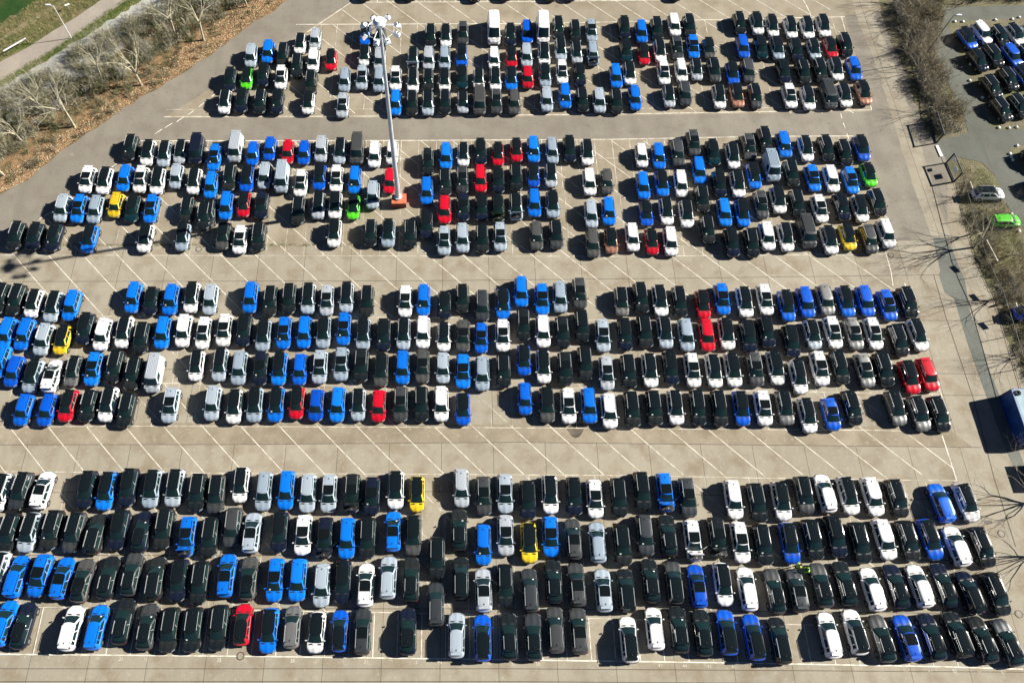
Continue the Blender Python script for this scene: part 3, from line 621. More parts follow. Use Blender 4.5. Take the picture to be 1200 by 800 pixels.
def place_car(c,label,group=GROUP,cat=None):
    kind={'van':'parked_van','tall_van':'parked_van'}.get(c['model'],'parked_car')
    r=empty(kind,c['pos'],c['rz']); r.scale=(c.get('sx',1),c['sc'],c.get('sz',1))
    tag(r,label,cat or ('van' if 'van' in c['model'] else 'car'),'parked vans' if 'van' in c['model'] else group)
    for i,(nm,v,f,m) in enumerate(PARTS[c['model']][0]):
        if wanted(nm,c): link(nm.replace('_left','').replace('_right',''),part_mesh(c['model'],i,c['col'],c['black'],c.get('var',0)),r)
    return r
stuff=[]
for c in cars:
    if id(c) in pick or (c['row']>0 and 'van' in c['model']): place_car(c,c['label'])
    else: stuff.append(c)
place_car(dict(model='suv',col='w',black=True,pano=False,open=False,dr=False,dl=False,away=False,paper=False,pos=U(1158,227,.7).xy.to_3d(),rz=-math.pi/2-.02,sc=1.0),'white car with black roof parked sideways on the scrubby grass by the road','lone parked cars')
place_car(dict(model='compact',col='n',black=False,pano=False,open=False,dr=False,dl=False,away=False,paper=False,pos=U(1178,259.5,.6).xy.to_3d(),rz=-math.pi/2+.02,sc=1.0),'lime green car parked sideways half hidden by bare branches','lone parked cars')
place_car(dict(model='suv',col='d',black=True,pano=False,open=False,dr=False,dl=False,away=False,paper=False,pos=U(1208,369,.6).xy.to_3d(),rz=-math.pi/2-.1,sc=1.0),'dark blue car cut by the right edge of the photo above the container','lone parked cars')
# the farther cars, past three hundred of a kind: one mesh
V=[];F=[];MI=[];ML=[];MX={}
for c in stuff:
    R=resolve(c['col'],c['black'],c['var']); cs,sn=math.cos(c['rz']),math.sin(c['rz']); X,Y=c['pos'].x,c['pos'].y; s=c['sc']; sx=c['sx']; sz=c['sz']
    for nm,v,f,m in PARTS[c['model']][0]:
        if not wanted(nm,c): continue
        b=len(V); V+= [(X+x*sx*cs-y*s*sn,Y+x*sx*sn+y*s*cs,z*sz) for x,y,z in v]; F+= [tuple(q+b for q in t) for t in f]
        for q in m:
            n_=R[K[q]]
            if n_.name not in MX: MX[n_.name]=len(ML); ML.append(n_)
            MI.append(MX[n_.name])
tag(link('distant_parked_cars',mesh('distant_parked_cars',V,F,ML,MI,38)),'farther rows of parked cars in many colours beyond the nearest rows',None,None,'stuff')
#@@REST
# ------------------------------------------------------------------ mast
def zfor(base,top):
    """height of a vertical pole whose foot and top show at these pixels"""
    b=U(*base); best=(1e9,0)
    for i in range(1,400):
        z=i*.1; d=Vector((b.x,b.y,z-H)); zc=d.y*CD-d.z*SD; py=PYC-FP*(d.y*SD+d.z*CD)/zc
        if abs(py-top[1])<best[0]: best=(abs(py-top[1]),z)
    return best[1]
MB_=U(467,236); MH=zfor((467,236),(446,24))
print('mast height',MH)
root=empty('light_mast',MB_); tag(root,'tall grey floodlight mast on a brick red block rising between the cars','light mast')
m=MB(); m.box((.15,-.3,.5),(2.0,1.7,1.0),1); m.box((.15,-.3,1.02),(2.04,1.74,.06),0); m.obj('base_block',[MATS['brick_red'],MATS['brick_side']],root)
m=MB()
hs=[1.15,MH*.3,MH*.6,MH-.4]; rs=[.36,.30,.24,.16]
for i in range(3): m.tube((0,0,hs[i]),(0,0,hs[i+1]),rs[i],rs[i+1],14)
m.tube((0,0,1.1),(0,0,1.25),.62,.62,14); m.obj('pole',[MATS['galvanised']],root,40)
m=MB(); m.tube((0,0,MH-.55),(0,0,MH-.15),.62,.70,16); m.tube((0,0,MH-.15),(0,0,MH+.12),.72,.45,16); m.obj('mast_head',[MATS['white_metal']],root,40)
m=MB(); N=20
for i in range(N):
    a=2*math.pi*i/N; b=2*math.pi*(i+1)/N; m.tube((1.45*math.cos(a),1.45*math.sin(a),MH-1.2),(1.45*math.cos(b),1.45*math.sin(b),MH-1.2),.05,.05,5)
for i in range(8):
    a=2*math.pi*(i+.5)/8; m.tube((.25*math.cos(a),.25*math.sin(a),MH-.7),(1.7*math.cos(a),1.7*math.sin(a),MH-1.2),.04,.04,5)
m.obj('ring_frame',[MATS['galvanised']],root)
for i,a in enumerate((20,70,115,160,-20,-65,-100,-150)):
    a=math.radians(a); T=Matrix.Translation((1.95*math.cos(a),1.95*math.sin(a),MH-1.2))@Matrix.Rotation(a,4,'Z')@Matrix.Rotation(math.radians(28),4,'Y')@Matrix.Scale(.84,4)
    m=MB(); m.loft([[T@Vector(p) for p in ((-.22,-.2,.24),(.22,-.2,.24),(.22,.2,.24),(-.22,.2,.24))],[T@Vector(p) for p in ((-.38,-.36,.0),(.38,-.36,.0),(.38,.36,.0),(-.38,.36,.0))],[T@Vector(p) for p in ((-.38,-.36,-.2),(.38,-.36,-.2),(.38,.36,-.2),(-.38,.36,-.2))]])
    fl=m.obj('floodlight',[MATS['white_metal']],root)
    m=MB(); m.box((0,0,-.21),(.66,.62,.02),0,mtx=T); m.obj('lens',[MATS['headlamp_lens']],fl)
    m=MB(); m.box((0,0,.30),(.14,.2,.12),0,mtx=T); m.obj('driver_box',[MATS['fence_dark']],fl)
# ------------------------------------------------------------------ street lamps
def lamp(base,top,label,dirx,mt):
    h=zfor(base,top); r=empty('street_lamp',U(*base)); tag(r,label,'street lamp')
    m=MB(); m.tube((0,0,0),(0,0,h),.07,.045,8); m.obj('pole',[MATS[mt]],r,40)
    m=MB(); m.tube((0,0,h),(dirx*.6,0,h+.1),.03,.03,6); m.obj('arm',[MATS[mt]],r)
    m=MB(); m.loft([[(dirx*.35,-.08,h+.1),(dirx*.35,.08,h+.1),(dirx*.35,.08,h+.2),(dirx*.35,-.08,h+.2)],[(dirx*.8,-.17,h+.1),(dirx*.8,.17,h+.1),(dirx*.8,.15,h+.24),(dirx*.8,-.15,h+.24)],[(dirx*1.15,-.1,h+.12),(dirx*1.15,.1,h+.12),(dirx*1.15,.1,h+.2),(dirx*1.15,-.1,h+.2)]]); m.obj('lamp_head',[MATS['white_metal']],r)
lamp((84,45),(66,7),'slim white street lamp beside the footpath at top left',-1,'white_metal')
lamp((1078,73),(1105,19),'thin dark street lamp rising out of the brush by the side lot',1,'fence_dark')
# ------------------------------------------------------------------ container
ca=U(1170.5,464); cb_=U(1191,523); ax=(cb_-ca); Lc=ax.length; ax.normalize(); ang=math.atan2(ax.y,ax.x)
nx=Vector((-ax.y,ax.x,0)); Wc=2.44; Lc=max(Lc,6.06); Hc=2.35
r=empty('shipping_container',ca); r.rotation_euler=(0,0,ang); tag(r,'blue shipping container with pale roof standing at the right edge','container')
m=MB(); n=40
for side in (0,1):
    pts=[]
    for i in range(n+1):
        o=.03 if i%2 else 0
        pts.append((Lc*i/n, (o if side==0 else Wc-o)))
    m.grid([[(x,y,.08) for x,y in pts],[(x,y,Hc-.08) for x,y in pts]])
m.add([(0.03,0,.08),(0.03,Wc,.08),(.03,Wc,Hc),(.03,0,Hc)],[(0,1,2,3)]); m.add([(Lc-.03,0,.08),(Lc-.03,Wc,.08),(Lc-.03,Wc,Hc),(Lc-.03,0,Hc)],[(0,1,2,3)])
m.obj('walls',[MATS['container_blue']],r)
m=MB()
for x in (.06,Lc-.06):
    for y in (.05,Wc-.05): m.box((x,y,Hc/2),(.16,.16,Hc))
for z in (.08,Hc-.05):
    for y in (0,Wc): m.box((Lc/2,y,z),(Lc-.3,.12,.14))
    for x in (0.02,Lc-.02): m.box((x,Wc/2,z),(.12,Wc-.3,.14))
m.obj('frame',[MATS['container_blue']],r)
m=MB(); m.box((Lc/2,Wc/2,Hc-.03),(Lc-.1,Wc-.1,.04))
for i in range(24): m.box((Lc*(i+.5)/24,Wc/2,Hc+.005),(Lc/60,Wc-.4,.03))
m.obj('roof',[MATS['container_roof']],r)
m=MB(); N=20
for i in range(N):
    a=2*math.pi*i/N; b=2*math.pi*(i+1)/N; m.tube((.55+.28*math.cos(a),.55+.28*math.sin(a),Hc+.1),(.55+.28*math.cos(b),.55+.28*math.sin(b),Hc+.1),.08,.08,6)
t=m.obj('old_tyre',[MATS['tyre']]); t.location=ca; t.rotation_euler=(0,0,ang); tag(t,'worn black tyre lying on the blue container roof','tyre')
r=empty('skip',U(1198,545)); r.rotation_euler=(0,0,ang); tag(r,'dark steel skip below the blue container at the right edge','skip')
m=MB(); 
m.loft([[(0,.3,.1),(2.6,.3,.1),(2.6,1.6,.1),(0,1.6,.1)],[(-.3,0,1.3),(2.9,0,1.3),(2.9,1.9,1.3),(-.3,1.9,1.3)],[(-.22,.08,1.3),(2.82,.08,1.3),(2.82,1.82,1.3),(-.22,1.82,1.3)],[(.1,.4,.2),(2.5,.4,.2),(2.5,1.5,.2),(.1,1.5,.2)]]); m.obj('tub',[MATS['container_blue']],r)
m=MB(); m.tube((1.3,-.1,.7),(1.3,-.1,1.1),.05,.05,6); m.tube((1.3,2.0,.7),(1.3,2.0,1.1),.05,.05,6); m.obj('lifting_lug',[MATS['fence_dark']],r)
# ------------------------------------------------------------------ fences
def fence(pts,label,name='mesh_fence',hh=2.0,boards=()):
    P=[U(*q) for q in pts]; r=empty(name,P[0]); tag(r,label,'fence'); o=P[0]
    wire=MB(); rail=MB(); dist=0
    for a,b in zip(P[:-1],P[1:]):
        d=b-a; L=d.length; d.normalize()
        rail.tube(a-o+Vector((0,0,hh)),b-o+Vector((0,0,hh)),.035,.035,6); rail.tube(a-o+Vector((0,0,.1)),b-o+Vector((0,0,.1)),.02,.02,5)
        k=int(L/.22)
        for i in range(k):
            q=a.lerp(b,(i+.5)/k)-o; wire.add([q+Vector((0,0,.1))-d*.003,q+Vector((0,0,.1))+d*.003,q+Vector((0,0,hh))+d*.003,q+Vector((0,0,hh))-d*.003],[(0,1,2,3)])
        for z in (hh*.35,hh*.7):
            wire.add([a-o+Vector((0,0,z)),b-o+Vector((0,0,z)),b-o+Vector((0,0,z+.012)),a-o+Vector((0,0,z+.012))],[(0,1,2,3)])
        kp=max(1,round(L/3))
        for i in range(kp+1 if (b-P[-1]).length<.01 else kp):
            q=a.lerp(b,i/kp)-o; pm=MB(); pm.tube(q,q+Vector((0,0,hh+.05)),.045,.04,6); pm.obj('post',[MATS['fence_dark']],r)
    wire.obj('wire_mesh',[MATS['fence_dark']],r); rail.obj('rail',[MATS['fence_dark']],r)
    return r
fence([(1062,8),(1078,62),(1089,108),(1093,138)],'long dark mesh fence along the brush at the upper right',hh=1.1)
fence([(1118,214),(1130,258),(1142,300),(1151,323),(1165,353),(1178,395),(1189,433),(1197,460)],'long dark mesh fence below the gate down to the blue container')
def panel(a,b,label,boards):
    A,B=U(*a),U(*b); r=empty('metal_gate',A); tag(r,label,'gate'); d=(B-A); L=d.length; d.normalize(); hh=2.05
    m=MB()
    for z in (.12,hh): m.tube(Vector((0,0,z)),B-A+Vector((0,0,z)),.09,.09,6)
    for q in (Vector((0,0,0)),B-A): m.tube(q,q+Vector((0,0,hh+.1)),.11,.11,8)
    m.obj('gate_frame',[MATS['fence_dark']],r); m=MB(); k=int(L/.11)
    for i in range(k):
        q=(B-A)*((i+.5)/k); m.tube(q+Vector((0,0,.12)),q+Vector((0,0,hh)),.012,.012,4)
    m.obj('bars',[MATS['fence_dark']],r)
    for i,(t,z,w_,h_) in enumerate(boards):
        q=(B-A)*t; bm=MB(); bm.box((q.x,q.y,z),(w_,.03,h_),0,rz=math.atan2(d.y,d.x)); s=bm.obj('notice_board',[MATS['board_white']]); s.location=A
        tag(s,('upper','lower')[i]+' pale notice board hung on the lower gate panel','notice board')
panel((1089,143),(1097,168),'dark framed gate panel at the upper side of the gateway',())
panel((1108.5,191),(1118,213),'dark framed gate panel with boards at the lower side of the gateway',((.22,1.65,.55,.45),(.62,1.15,.85,.7)))
for x,y,l in ((1137,312,'dark board on the mesh fence nearest the gate'),(1160,345,'dark board on the mesh fence by the leaning tree'),(1171,378,'dark board on the mesh fence nearest the container')):
    q=U(x+1,y); m=MB(); m.box((0,0,1.4),(1.1,.03,.5),0,rz=math.radians(-63)); m.box((-.05,0,.9),(.06,.06,1.1)); s=m.obj('fence_board',[MATS['fence_dark']]); s.location=q; tag(s,l,'board')
m=MB(); a,b=U(1097.5,171),U(1103,184); d=b-a; m.box((d.x/2,d.y/2,.06),(d.length,.42,.12),0,rz=math.atan2(d.y,d.x)); o=m.obj('gate_stop',[MATS['stone_white']]); o.location=a; tag(o,'white concrete kerb block lying in the gateway','kerb block')
lines('gate_track',[[(1096.5,170),(1101,180),(1106,192)]],.12,.02,MATS['fence_dark'])
def rail_seg(a,b,l):
    A,B=U(*a),U(*b); r=empty('guard_rail',A); tag(r,l,'guard rail'); d=B-A
    m=MB(); m.box((d.x/2,d.y/2,.6),(d.length,.13,.10),0,rz=math.atan2(d.y,d.x)); m.obj('rail',[MATS['concrete_pale']],r)
    for t in (.05,.5,.95):
        m=MB(); m.box((d.x*t,d.y*t,.275),(.12,.12,.55)); m.obj('post',[MATS['concrete_pale']],r)
rail_seg((1134,216),(1141,236),'pale rail near the gate left of the white parked car')
rail_seg((1153,284),(1166,309),'pale rail midway down the scrub strip')
rail_seg((1187,357),(1193,379),'pale rail by the dark blue car at the right edge')
# red round sign
r=empty('round_sign',U(1195,352)); tag(r,'red round sign on a post at the right edge among the brush','sign')
m=MB(); m.tube((0,0,0),(0,0,2.2),.04,.04,6); m.obj('post',[MATS['galvanised']],r)
m=MB(); T=Matrix.Translation((0,-.05,2.2))@Matrix.Rotation(math.radians(20),4,'X'); m.tube(T@Vector((0,-.02,0)),T@Vector((0,.02,0)),.42,.42,20); m.obj('disc',[MATS['red_sign']],r)
# barrier and marker by the footpath
A,B=U(4,60,1),U(30,45,1); d=B-A
r=empty('barrier_pole',(A.x,A.y,0)); tag(r,'long white barrier bar beside the footpath in the grass','barrier')
m=MB(); m.box((d.x/2,d.y/2,1.0),(d.length,.16,.14),0,rz=math.atan2(d.y,d.x)); m.obj('bar',[MATS['white_metal']],r)
for t in (.03,.97):
    m=MB(); m.box((d.x*t,d.y*t,.46),(.10,.10,.92)); m.obj('post',[MATS['fence_dark']],r)
r=empty('marker_sign',U(82,12)); tag(r,'small pale sign board in the rough grass by the footpath','sign')
m=MB(); m.tube((0,0,0),(0,0,1.0),.03,.03,6); m.obj('post',[MATS['galvanised']],r)
m=MB(); m.box((0,0,1.05),(.75,.35,.03),0,rz=.5); m.obj('board',[MATS['stone_white']],r)
# stones
STN=[(1118.7,26,'leftmost white stone above the side lot cars'),(1128,26,'second white stone above the side lot cars'),(1147,25,'white stone just above the white car of the side lot'),(1166,24,'white stone above the black car of the side lot top row'),(1186,23,'left stone of the white pair at the top right corner'),(1194,21,'right stone of the white pair at the top right corner'),
 (1170,150,'leftmost of three white stones below the side lot cars'),(1182,150.5,'middle of three white stones below the side lot cars'),(1191,149.5,'rightmost of three white stones below the side lot cars'),(1191.5,171,'white stone topping the lower island at the right edge'),(1183,180.5,'upper of three white stones down the lower island edge'),(1185,184.5,'middle of three white stones down the lower island edge'),(1186.6,188,'lowest of three white stones down the lower island edge'),(1184.7,251,'white stone just above the lime green car'),(1194,271,'white stone on the verge below the lime green car'),(1137,76,'pale stone left of the second row of side lot cars'),(1136,95,'pale stone by the island edge beside the third side lot row'),(1151,115,'pale stone beside the lowest left side lot car')]
for i,(x,y,l) in enumerate(STN):
    m=MB(); rr_=random.Random(i); RR=[]
    for z,s_ in ((0,.22),(.14,.25),(.25,.13)): RR.append([(s_*math.cos(a*1.047)*rr_.uniform(.8,1.2),s_*math.sin(a*1.047)*rr_.uniform(.8,1.2),z) for a in range(6)])
    m.loft(RR); o=m.obj('boundary_stone',[MATS['stone_white']],None,30); o.location=U(x,y)
    tag(o,l,'stone','white stones edging the side lot')
# manholes
for x,y,l in ((282,768,'round manhole cover just below the red car of the nearest row'),(1194,719,'round manhole cover at the right end of the second row'),(1173.5,625,'round manhole cover right of the third row under tree shadow'),(1044,299,'round manhole cover below the last white car of the ninth row'),(232,277,'upper of two small covers left of the dark grey car'),(233,292,'lower of two small covers in the upper concrete aisle')):
    m=MB(); N=24; ro=[(.42*math.cos(6.2832*i/N),.42*math.sin(6.2832*i/N)) for i in range(N)]
    m.loft([[(x_,y_,.0) for x_,y_ in ro],[(x_,y_,.03) for x_,y_ in ro],[(x_*.78,y_*.78,.03) for x_,y_ in ro],[(x_*.78,y_*.78,.022) for x_,y_ in ro]],lambda k,i:0,capm=1)
    o=m.obj('manhole_cover',[MATS['manhole_iron'],M_CONC]); q=U(x,y); o.location=(q.x,q.y,.005); tag(o,l,'manhole cover')
sheet('oil_stain',[(668,497),(683,496),(684,503),(681,509),(674,513),(668,509),(664,503)],MATS['oil_stain'],.0075,jit=.12,step=.3)
lines('asphalt_crack',[[(1134,143),(1141,150),(1150,165),(1156,180),(1160,192),(1168,208)],[(1149,163),(1155,164),(1160,168),(1157,172)],[(1168,208),(1185,212),(1200,213)]],.16,.013,MATS['manhole_iron'])
sheet('drain_cover',[(1153,610),(1162,609),(1163,613),(1154,614)],MATS['manhole_iron'],.012)
# ------------------------------------------------------------------ bare trees
def grow(mb, a, d, L, r, depth, rnd, fork, m0, m1, up=.15, nseg=3):
    p=Vector(a); d=Vector(d).normalized(); pts=[p.copy()]
    for i in range(nseg):
        d=(d+Vector((rnd.gauss(0,.13),rnd.gauss(0,.13),rnd.gauss(0,.10)+up*.3))).normalized()
        q=p+d*(L/nseg); r2=r*(1-.42*(i+1)/nseg); r1=r*(1-.42*i/nseg)
        mb.tube(p,q,r1,r2,5 if depth>3 else 3,m0 if depth>2 else m1,cap=False); p=q; pts.append((p.copy(),d.copy(),r2))
    if depth==0: return
    k=fork if depth>1 else fork+1
    for i in range(k):
        q,dd,rr0=pts[-1] if i<2 else pts[rnd.randint(1,len(pts)-1)]
        o=dd.orthogonal().normalized(); o.rotate(Matrix.Rotation(rnd.uniform(0,6.283),3,dd))
        sp=rnd.uniform(.35,.85); nd=(dd+o*sp).normalized()
        grow(mb,q,nd,L*rnd.uniform(.60,.82),rr0*rnd.uniform(.55,.75),depth-1,rnd,fork,m0,m1,up,nseg if depth>2 else 2)
TREES=[]
for kind in range(6):
    rnd=random.Random(100+kind); tr=MB(); 
    crown=MB(); p=Vector((0,0,0)); hgt=(2.4,1.8,2.8,.3,.7,.4)[kind]; lean=Vector((rnd.gauss(0,.15),rnd.gauss(0,.15),1)).normalized()
    tr.tube(p,p+lean*hgt,.14,.105,8); q=p+lean*hgt
    for i in range((5,6,5,7,7,8)[kind]):
        a=i*2.4+rnd.random()*.5; dd=(lean+Vector((math.cos(a),math.sin(a),0))*rnd.uniform(.35,.85)).normalized()
        grow(crown,q-lean*.1*i*(kind<3),dd,2.7*rnd.uniform(.8,1.1),.085 if kind<3 else .058,5,rnd,3,0,1)
    pale=kind<3
    mm=[MATS['bark_pale'],MATS['twig_pale']] if pale else [MATS['bark_brown'],MATS['twig_brown']]
    TREES.append((mesh('trunk',tr.v,tr.f,[mm[0]],tr.m,40),mesh('crown',crown.v,crown.f,mm,crown.m)))
def tree(px,py,k,s,label,group,rz):
    r=empty('bare_tree',U(px,py),rz); s*=1.18; r.scale=(s,s,s); tag(r,label,'tree',group); link('trunk',TREES[k][0],r); link('crown',TREES[k][1],r)
for x,y,k,s,l in ((88,149,0,1.05,'pale bare tree with leaning trunk above the leaf litter, second from the left'),(166,100,1,1.15,'pale spreading bare tree in the middle of the left belt'),(239,48,2,1.0,'pale bare tree with forked trunk near the top of the left belt'),(5,206,2,1.0,'bare tree at the left edge of the photo'),
    (50,128,1,.85,'bare tree set back behind the second pale tree'),(205,40,0,.9,'bare tree set back by the footpath at the top'),(28,168,0,.8,'low bare tree just above the one at the left edge'),(120,95,2,.85,'bare tree set back between the two large pale trees'),(290,8,1,.8,'bare tree at the top corner of the left belt')):
    tree(x,y,k,s,l,'bare trees of the left belt',x*.37)
for x,y,k,s,l in ((1163,351,3,.85,'bare tree leaning over the scrub beside the fence midway down'),(1133,276,4,.8,'brown bare tree by the fence left of the lime green car'),(1207,588,5,1.0,'bare tree beyond the right edge beside the fourth row'),(1212,650,3,.95,'bare tree beyond the right edge beside the third row'),(1058,28,4,.7,'topmost bare tree of the brush strip by the upper fence'),(1066,58,3,.75,'second bare tree down the brush strip by the upper fence'),(1073,84,5,.8,'third bare tree down the brush strip by the upper fence'),
    (1092,130,3,.75,'bare tree right above the gateway'),(1141,290,1,.95,'pale bare tree whose branches cover the lime green car'),(1125,232,4,.5,'small bare tree beside the lower gate panel'),(1182,300,4,.65,'small bare tree in the scrub right of the fence'),(1045,5,5,.7,'bare tree at the top end of the upper fence'),(1190,420,5,.6,'small bare tree above the blue container')):
    tree(x,y,k,s,l,'bare trees along the right fence',x*.61)
# undergrowth: nobody could count it
def thicket(name,poly,n,mats,hrange,seed,wts,label):
    rnd=random.Random(seed); mb=MB(); xs=[p[0] for p in poly]; ys=[p[1] for p in poly]; c=0
    while c<n:
        x,y=rnd.uniform(min(xs),max(xs)),rnd.uniform(min(ys),max(ys))
        if not inpoly(x,y,poly): continue
        c+=1; P=U(x,y); cl=.5+.5*math.sin(P.x*.9+seed)*math.sin(P.y*.8+P.x*.33)
        if rnd.random()>.35+.65*cl: continue
        h=rnd.uniform(*hrange)*(.55+.6*cl); m=rnd.choices(range(len(mats)),wts)[0]
        for _ in range(rnd.randint(9,15)):
            a=rnd.uniform(0,6.283); sp=rnd.uniform(.1,1.0); d=Vector((math.cos(a)*sp,math.sin(a)*sp,1)).normalized(); L=h*rnd.uniform(.6,1.1)
            q=P+Vector((rnd.gauss(0,.25),rnd.gauss(0,.25),0)); e=q+d*L; mb.tube(q,e,.022,.008,3,m,cap=False)
            for _ in range(5):
                t=rnd.uniform(.35,1); s=q.lerp(e,t); dd=(d+Vector((rnd.gauss(0,.6),rnd.gauss(0,.6),rnd.gauss(0,.3)))).normalized(); e2=s+dd*L*.35
                mb.tube(s,e2,.010,.005,3,m,cap=False)
                o=dd.orthogonal()*.05
                for _k in range(2):
                    s2=s.lerp(e2,rnd.uniform(.3,1)); d3=Vector((rnd.gauss(0,1),rnd.gauss(0,1),rnd.gauss(0,.6))).normalized()*L*.16; mb.add([s2-o*.35,s2+o*.35,s2+d3],[(0,1,2)],m)
    tag(mb.obj(name,mats),label,None,None,'stuff')
tw=lambda *a:[MATS['twig_'+x] for x in a]
LB=[(-30,150),(0,112),(38,95),(75,75),(90,60),(130,36),(180,2),(320,-12),(280,10),(235,36),(190,66),(150,92),(110,114),(80,136),(45,158),(10,185),(-30,205)]
thicket('undergrowth',LB,1500,tw('olive','grey','green','dark','pale'),(.6,2.0),1,(5,3,2,2,3),'tangled grey green undergrowth filling the left belt')
thicket('undergrowth',[(1045,-5),(1104,-5),(1104,12),(1091,54),(1106,92),(1124,132),(1126,154),(1100,160),(1090,134),(1078,104),(1064,66),(1052,30)],560,tw('brown','olive','grey','dark','pale'),(.8,2.7),2,(7,2,2,1,3),'brown tangled brush between the two lots')
thicket('undergrowth',[(1122,216),(1134,214),(1150,240),(1165,262),(1170,300),(1190,330),(1215,400),(1230,470),(1200,446),(1186,402),(1172,356),(1150,304),(1136,258)],330,tw('brown','olive','grey','dark'),(.3,1.1),3,(5,2,2,3),'low brown brush behind the lower fence')
thicket('undergrowth',[(1110,-20),(1240,-20),(1240,0),(1160,3),(1112,6)],160,tw('dark','olive','green'),(.8,1.6),5,(3,2,2),'dark brush along the top of the side lot')
thicket('undergrowth',[(0,222),(62,184),(120,143),(200,92),(290,28),(330,-5),(280,-5),(190,66),(110,114),(45,158),(0,190)],420,tw('brown','olive','dark','green'),(.25,.9),9,(3,3,2,1),'low brown and olive scrub over the fallen leaves')
# leaf litter
rnd=random.Random(21); mb=MB(); c=0
LP=[(-5,228),(32,212),(66,181),(96,159),(120,144),(160,116),(202,92),(242,67),(293,29),(342,-6),(300,-6),(235,40),(180,84),(120,124),(70,160),(20,195),(-10,205)]
while c<9000:
    x,y=rnd.uniform(-10,342),rnd.uniform(-6,228)
    if not inpoly(x,y,LP): continue
    c+=1; p=U(x,y); a=rnd.uniform(0,6.28); s=rnd.uniform(.05,.12); u=Vector((math.cos(a),math.sin(a),rnd.uniform(-.3,.3)))*s; v_=Vector((-math.sin(a),math.cos(a),rnd.uniform(-.3,.3)))*s*.7; p.z=.06
    mb.add([p-u,p-v_,p+u,p+v_],[(0,1,2,3)],rnd.choices((0,1,2),(3,3,4))[0])
tag(mb.obj('leaf_litter',[MATS['leaf_orange'],MATS['leaf_brown'],MATS['leaf_straw']]),'orange and brown fallen leaves along the lot edge',None,None,'stuff')
mb=MB(); c=0; GP=[(-10,20),(-10,75),(36,52),(60,37),(122,-3),(52,-6),(0,30)]; GQ=[(-10,98),(0,94),(60,60),(100,32),(150,-3),(168,-3),(76,58),(0,104)]; GR=[(1122,190),(1150,197),(1180,243),(1215,320),(1200,420),(1170,340),(1150,290),(1130,240)]
while c<5200:
    Pq=rnd.choice((GP,GQ,GQ,GR)); xs=[q[0] for q in Pq]; ys=[q[1] for q in Pq]; x,y=rnd.uniform(min(xs),max(xs)),rnd.uniform(min(ys),max(ys))
    if not inpoly(x,y,Pq): continue
    c+=1; tuft(mb,U(x,y),rnd.uniform(.12,.4),6,0 if rnd.random()<(.4 if Pq is GP else .75 if Pq is GQ else .15) else 1,.3)
tag(mb.obj('grass_tufts',[MATS['blade_grass'],MATS['blade_dry']]),'rough grass tufts by the footpath and scrub',None,None,'stuff')
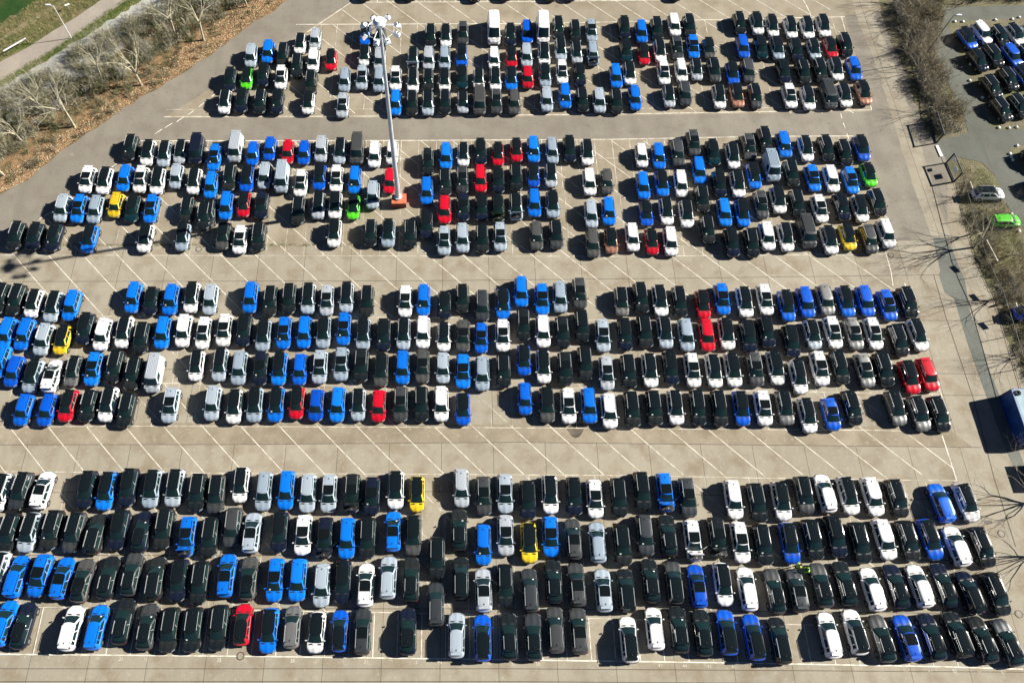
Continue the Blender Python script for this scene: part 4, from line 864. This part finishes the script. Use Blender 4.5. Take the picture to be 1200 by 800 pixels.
# ------------------------------------------------------------------ people
def skin(name,J,E,mt,parent,root=0):
    me=bpy.data.meshes.new(name); me.from_pydata([j[:3] for j in J],E,[]); me.materials.append(MATS[mt]); o=link(name,me,parent)
    md=o.modifiers.new('s','SKIN'); 
    if not me.skin_vertices: pass
    for i,j in enumerate(J):
        sv=me.skin_vertices[0].data[i]; sv.radius=(j[3],j[4] if len(j)>4 else j[3]); sv.use_root=(i==root)
    md.use_smooth_shade=True; s=o.modifiers.new('ss','SUBSURF'); s.levels=1; s.render_levels=1; return o
def person(pos,rz,label,bend):
    r=empty('person',pos,rz); tag(r,label,'person','workers in hi-vis jackets between the rows'); b=bend
    J=[(0,0,.95,.15,.12),(0,.05*b,1.15,.14,.11),(0,.16*b,1.38,.16,.11),(0,.22*b,1.50,.06,.06),(0,.27*b,1.60,.085,.095),(0,.29*b,1.70,.075,.085)]
    E=[(0,1),(1,2),(2,3),(3,4),(4,5)]
    for s in (-1,1):
        k=len(J); J+= [(s*.10,0,.88,.09,.09),(s*.11,.03,.48,.06,.06),(s*.12,0,.08,.045,.045),(s*.13,.14,.04,.04,.03)]; E+= [(0,k),(k,k+1),(k+1,k+2),(k+2,k+3)]
        k=len(J); J+= [(s*.20,.17*b,1.40,.06,.06),(s*.27,.20*b+.05,1.12,.045,.045),(s*.22,.28*b+.22,1.0,.03,.03),(s*.21,.28*b+.30,.98,.035,.02)]; E+= [(2,k),(k,k+1),(k+1,k+2),(k+2,k+3)]
        hnd=k+3
        for f in range(4):
            q=len(J); x0=s*.21+(f-1.5)*.02; J+= [(x0,.28*b+.35,.97,.009,.009),(x0,.28*b+.385-.006*abs(f-1),.955,.008,.008)]; E+= [(hnd,q),(q,q+1)]
        q=len(J); J+= [(s*.21-s*.045,.28*b+.31,.975,.010,.010),(s*.21-s*.06,.28*b+.345,.965,.008,.008)]; E+= [(hnd,q),(q,q+1)]
    skin('body',J,E,'skin',r)
    Jj=[(0,0,.90,.175,.145),(0,.05*b,1.15,.165,.135),(0,.16*b,1.39,.18,.135)]; Ej=[(0,1),(1,2)]
    for s in (-1,1):
        k=len(Jj); Jj+= [(s*.20,.17*b,1.41,.08,.08),(s*.27,.20*b+.05,1.12,.065,.065),(s*.225,.28*b+.20,1.005,.05,.05)]; Ej+= [(2,k),(k,k+1),(k+1,k+2)]
    skin('hi_vis_jacket',Jj,Ej,'hi_vis',r)
    Jt=[(0,0,.94,.165,.135)]; Et=[]
    for s in (-1,1):
        k=len(Jt); Jt+= [(s*.10,0,.86,.105,.105),(s*.11,.03,.48,.08,.08),(s*.12,0,.12,.065,.065)]; Et+= [(0,k),(k,k+1),(k+1,k+2)]
    skin('trousers',Jt,Et,'trouser',r)
    m=MB(); R=[]
    for z,s in ((1.66,.102),(1.72,.10),(1.78,.075),(1.81,.03)): R.append([(s*math.cos(i*.5236),.28*b-.015+s*1.08*math.sin(i*.5236),z) for i in range(12)])
    m.loft(R,cap0=False); m.obj('hair',[MATS['hair']],r,60)
    m=MB(); m.tube((0,.29*b+.095,1.64),(0,.29*b+.12,1.625),.02,.012,6)
    m.obj('nose',[MATS['skin']],r)
person(U(929.5,665),math.radians(-70),'worker in hi-vis jacket standing at a black car nose, left of the pair',.9)
person(U(943.5,670),math.radians(80),'worker in hi-vis jacket standing between two cars, right of the pair',1.2)
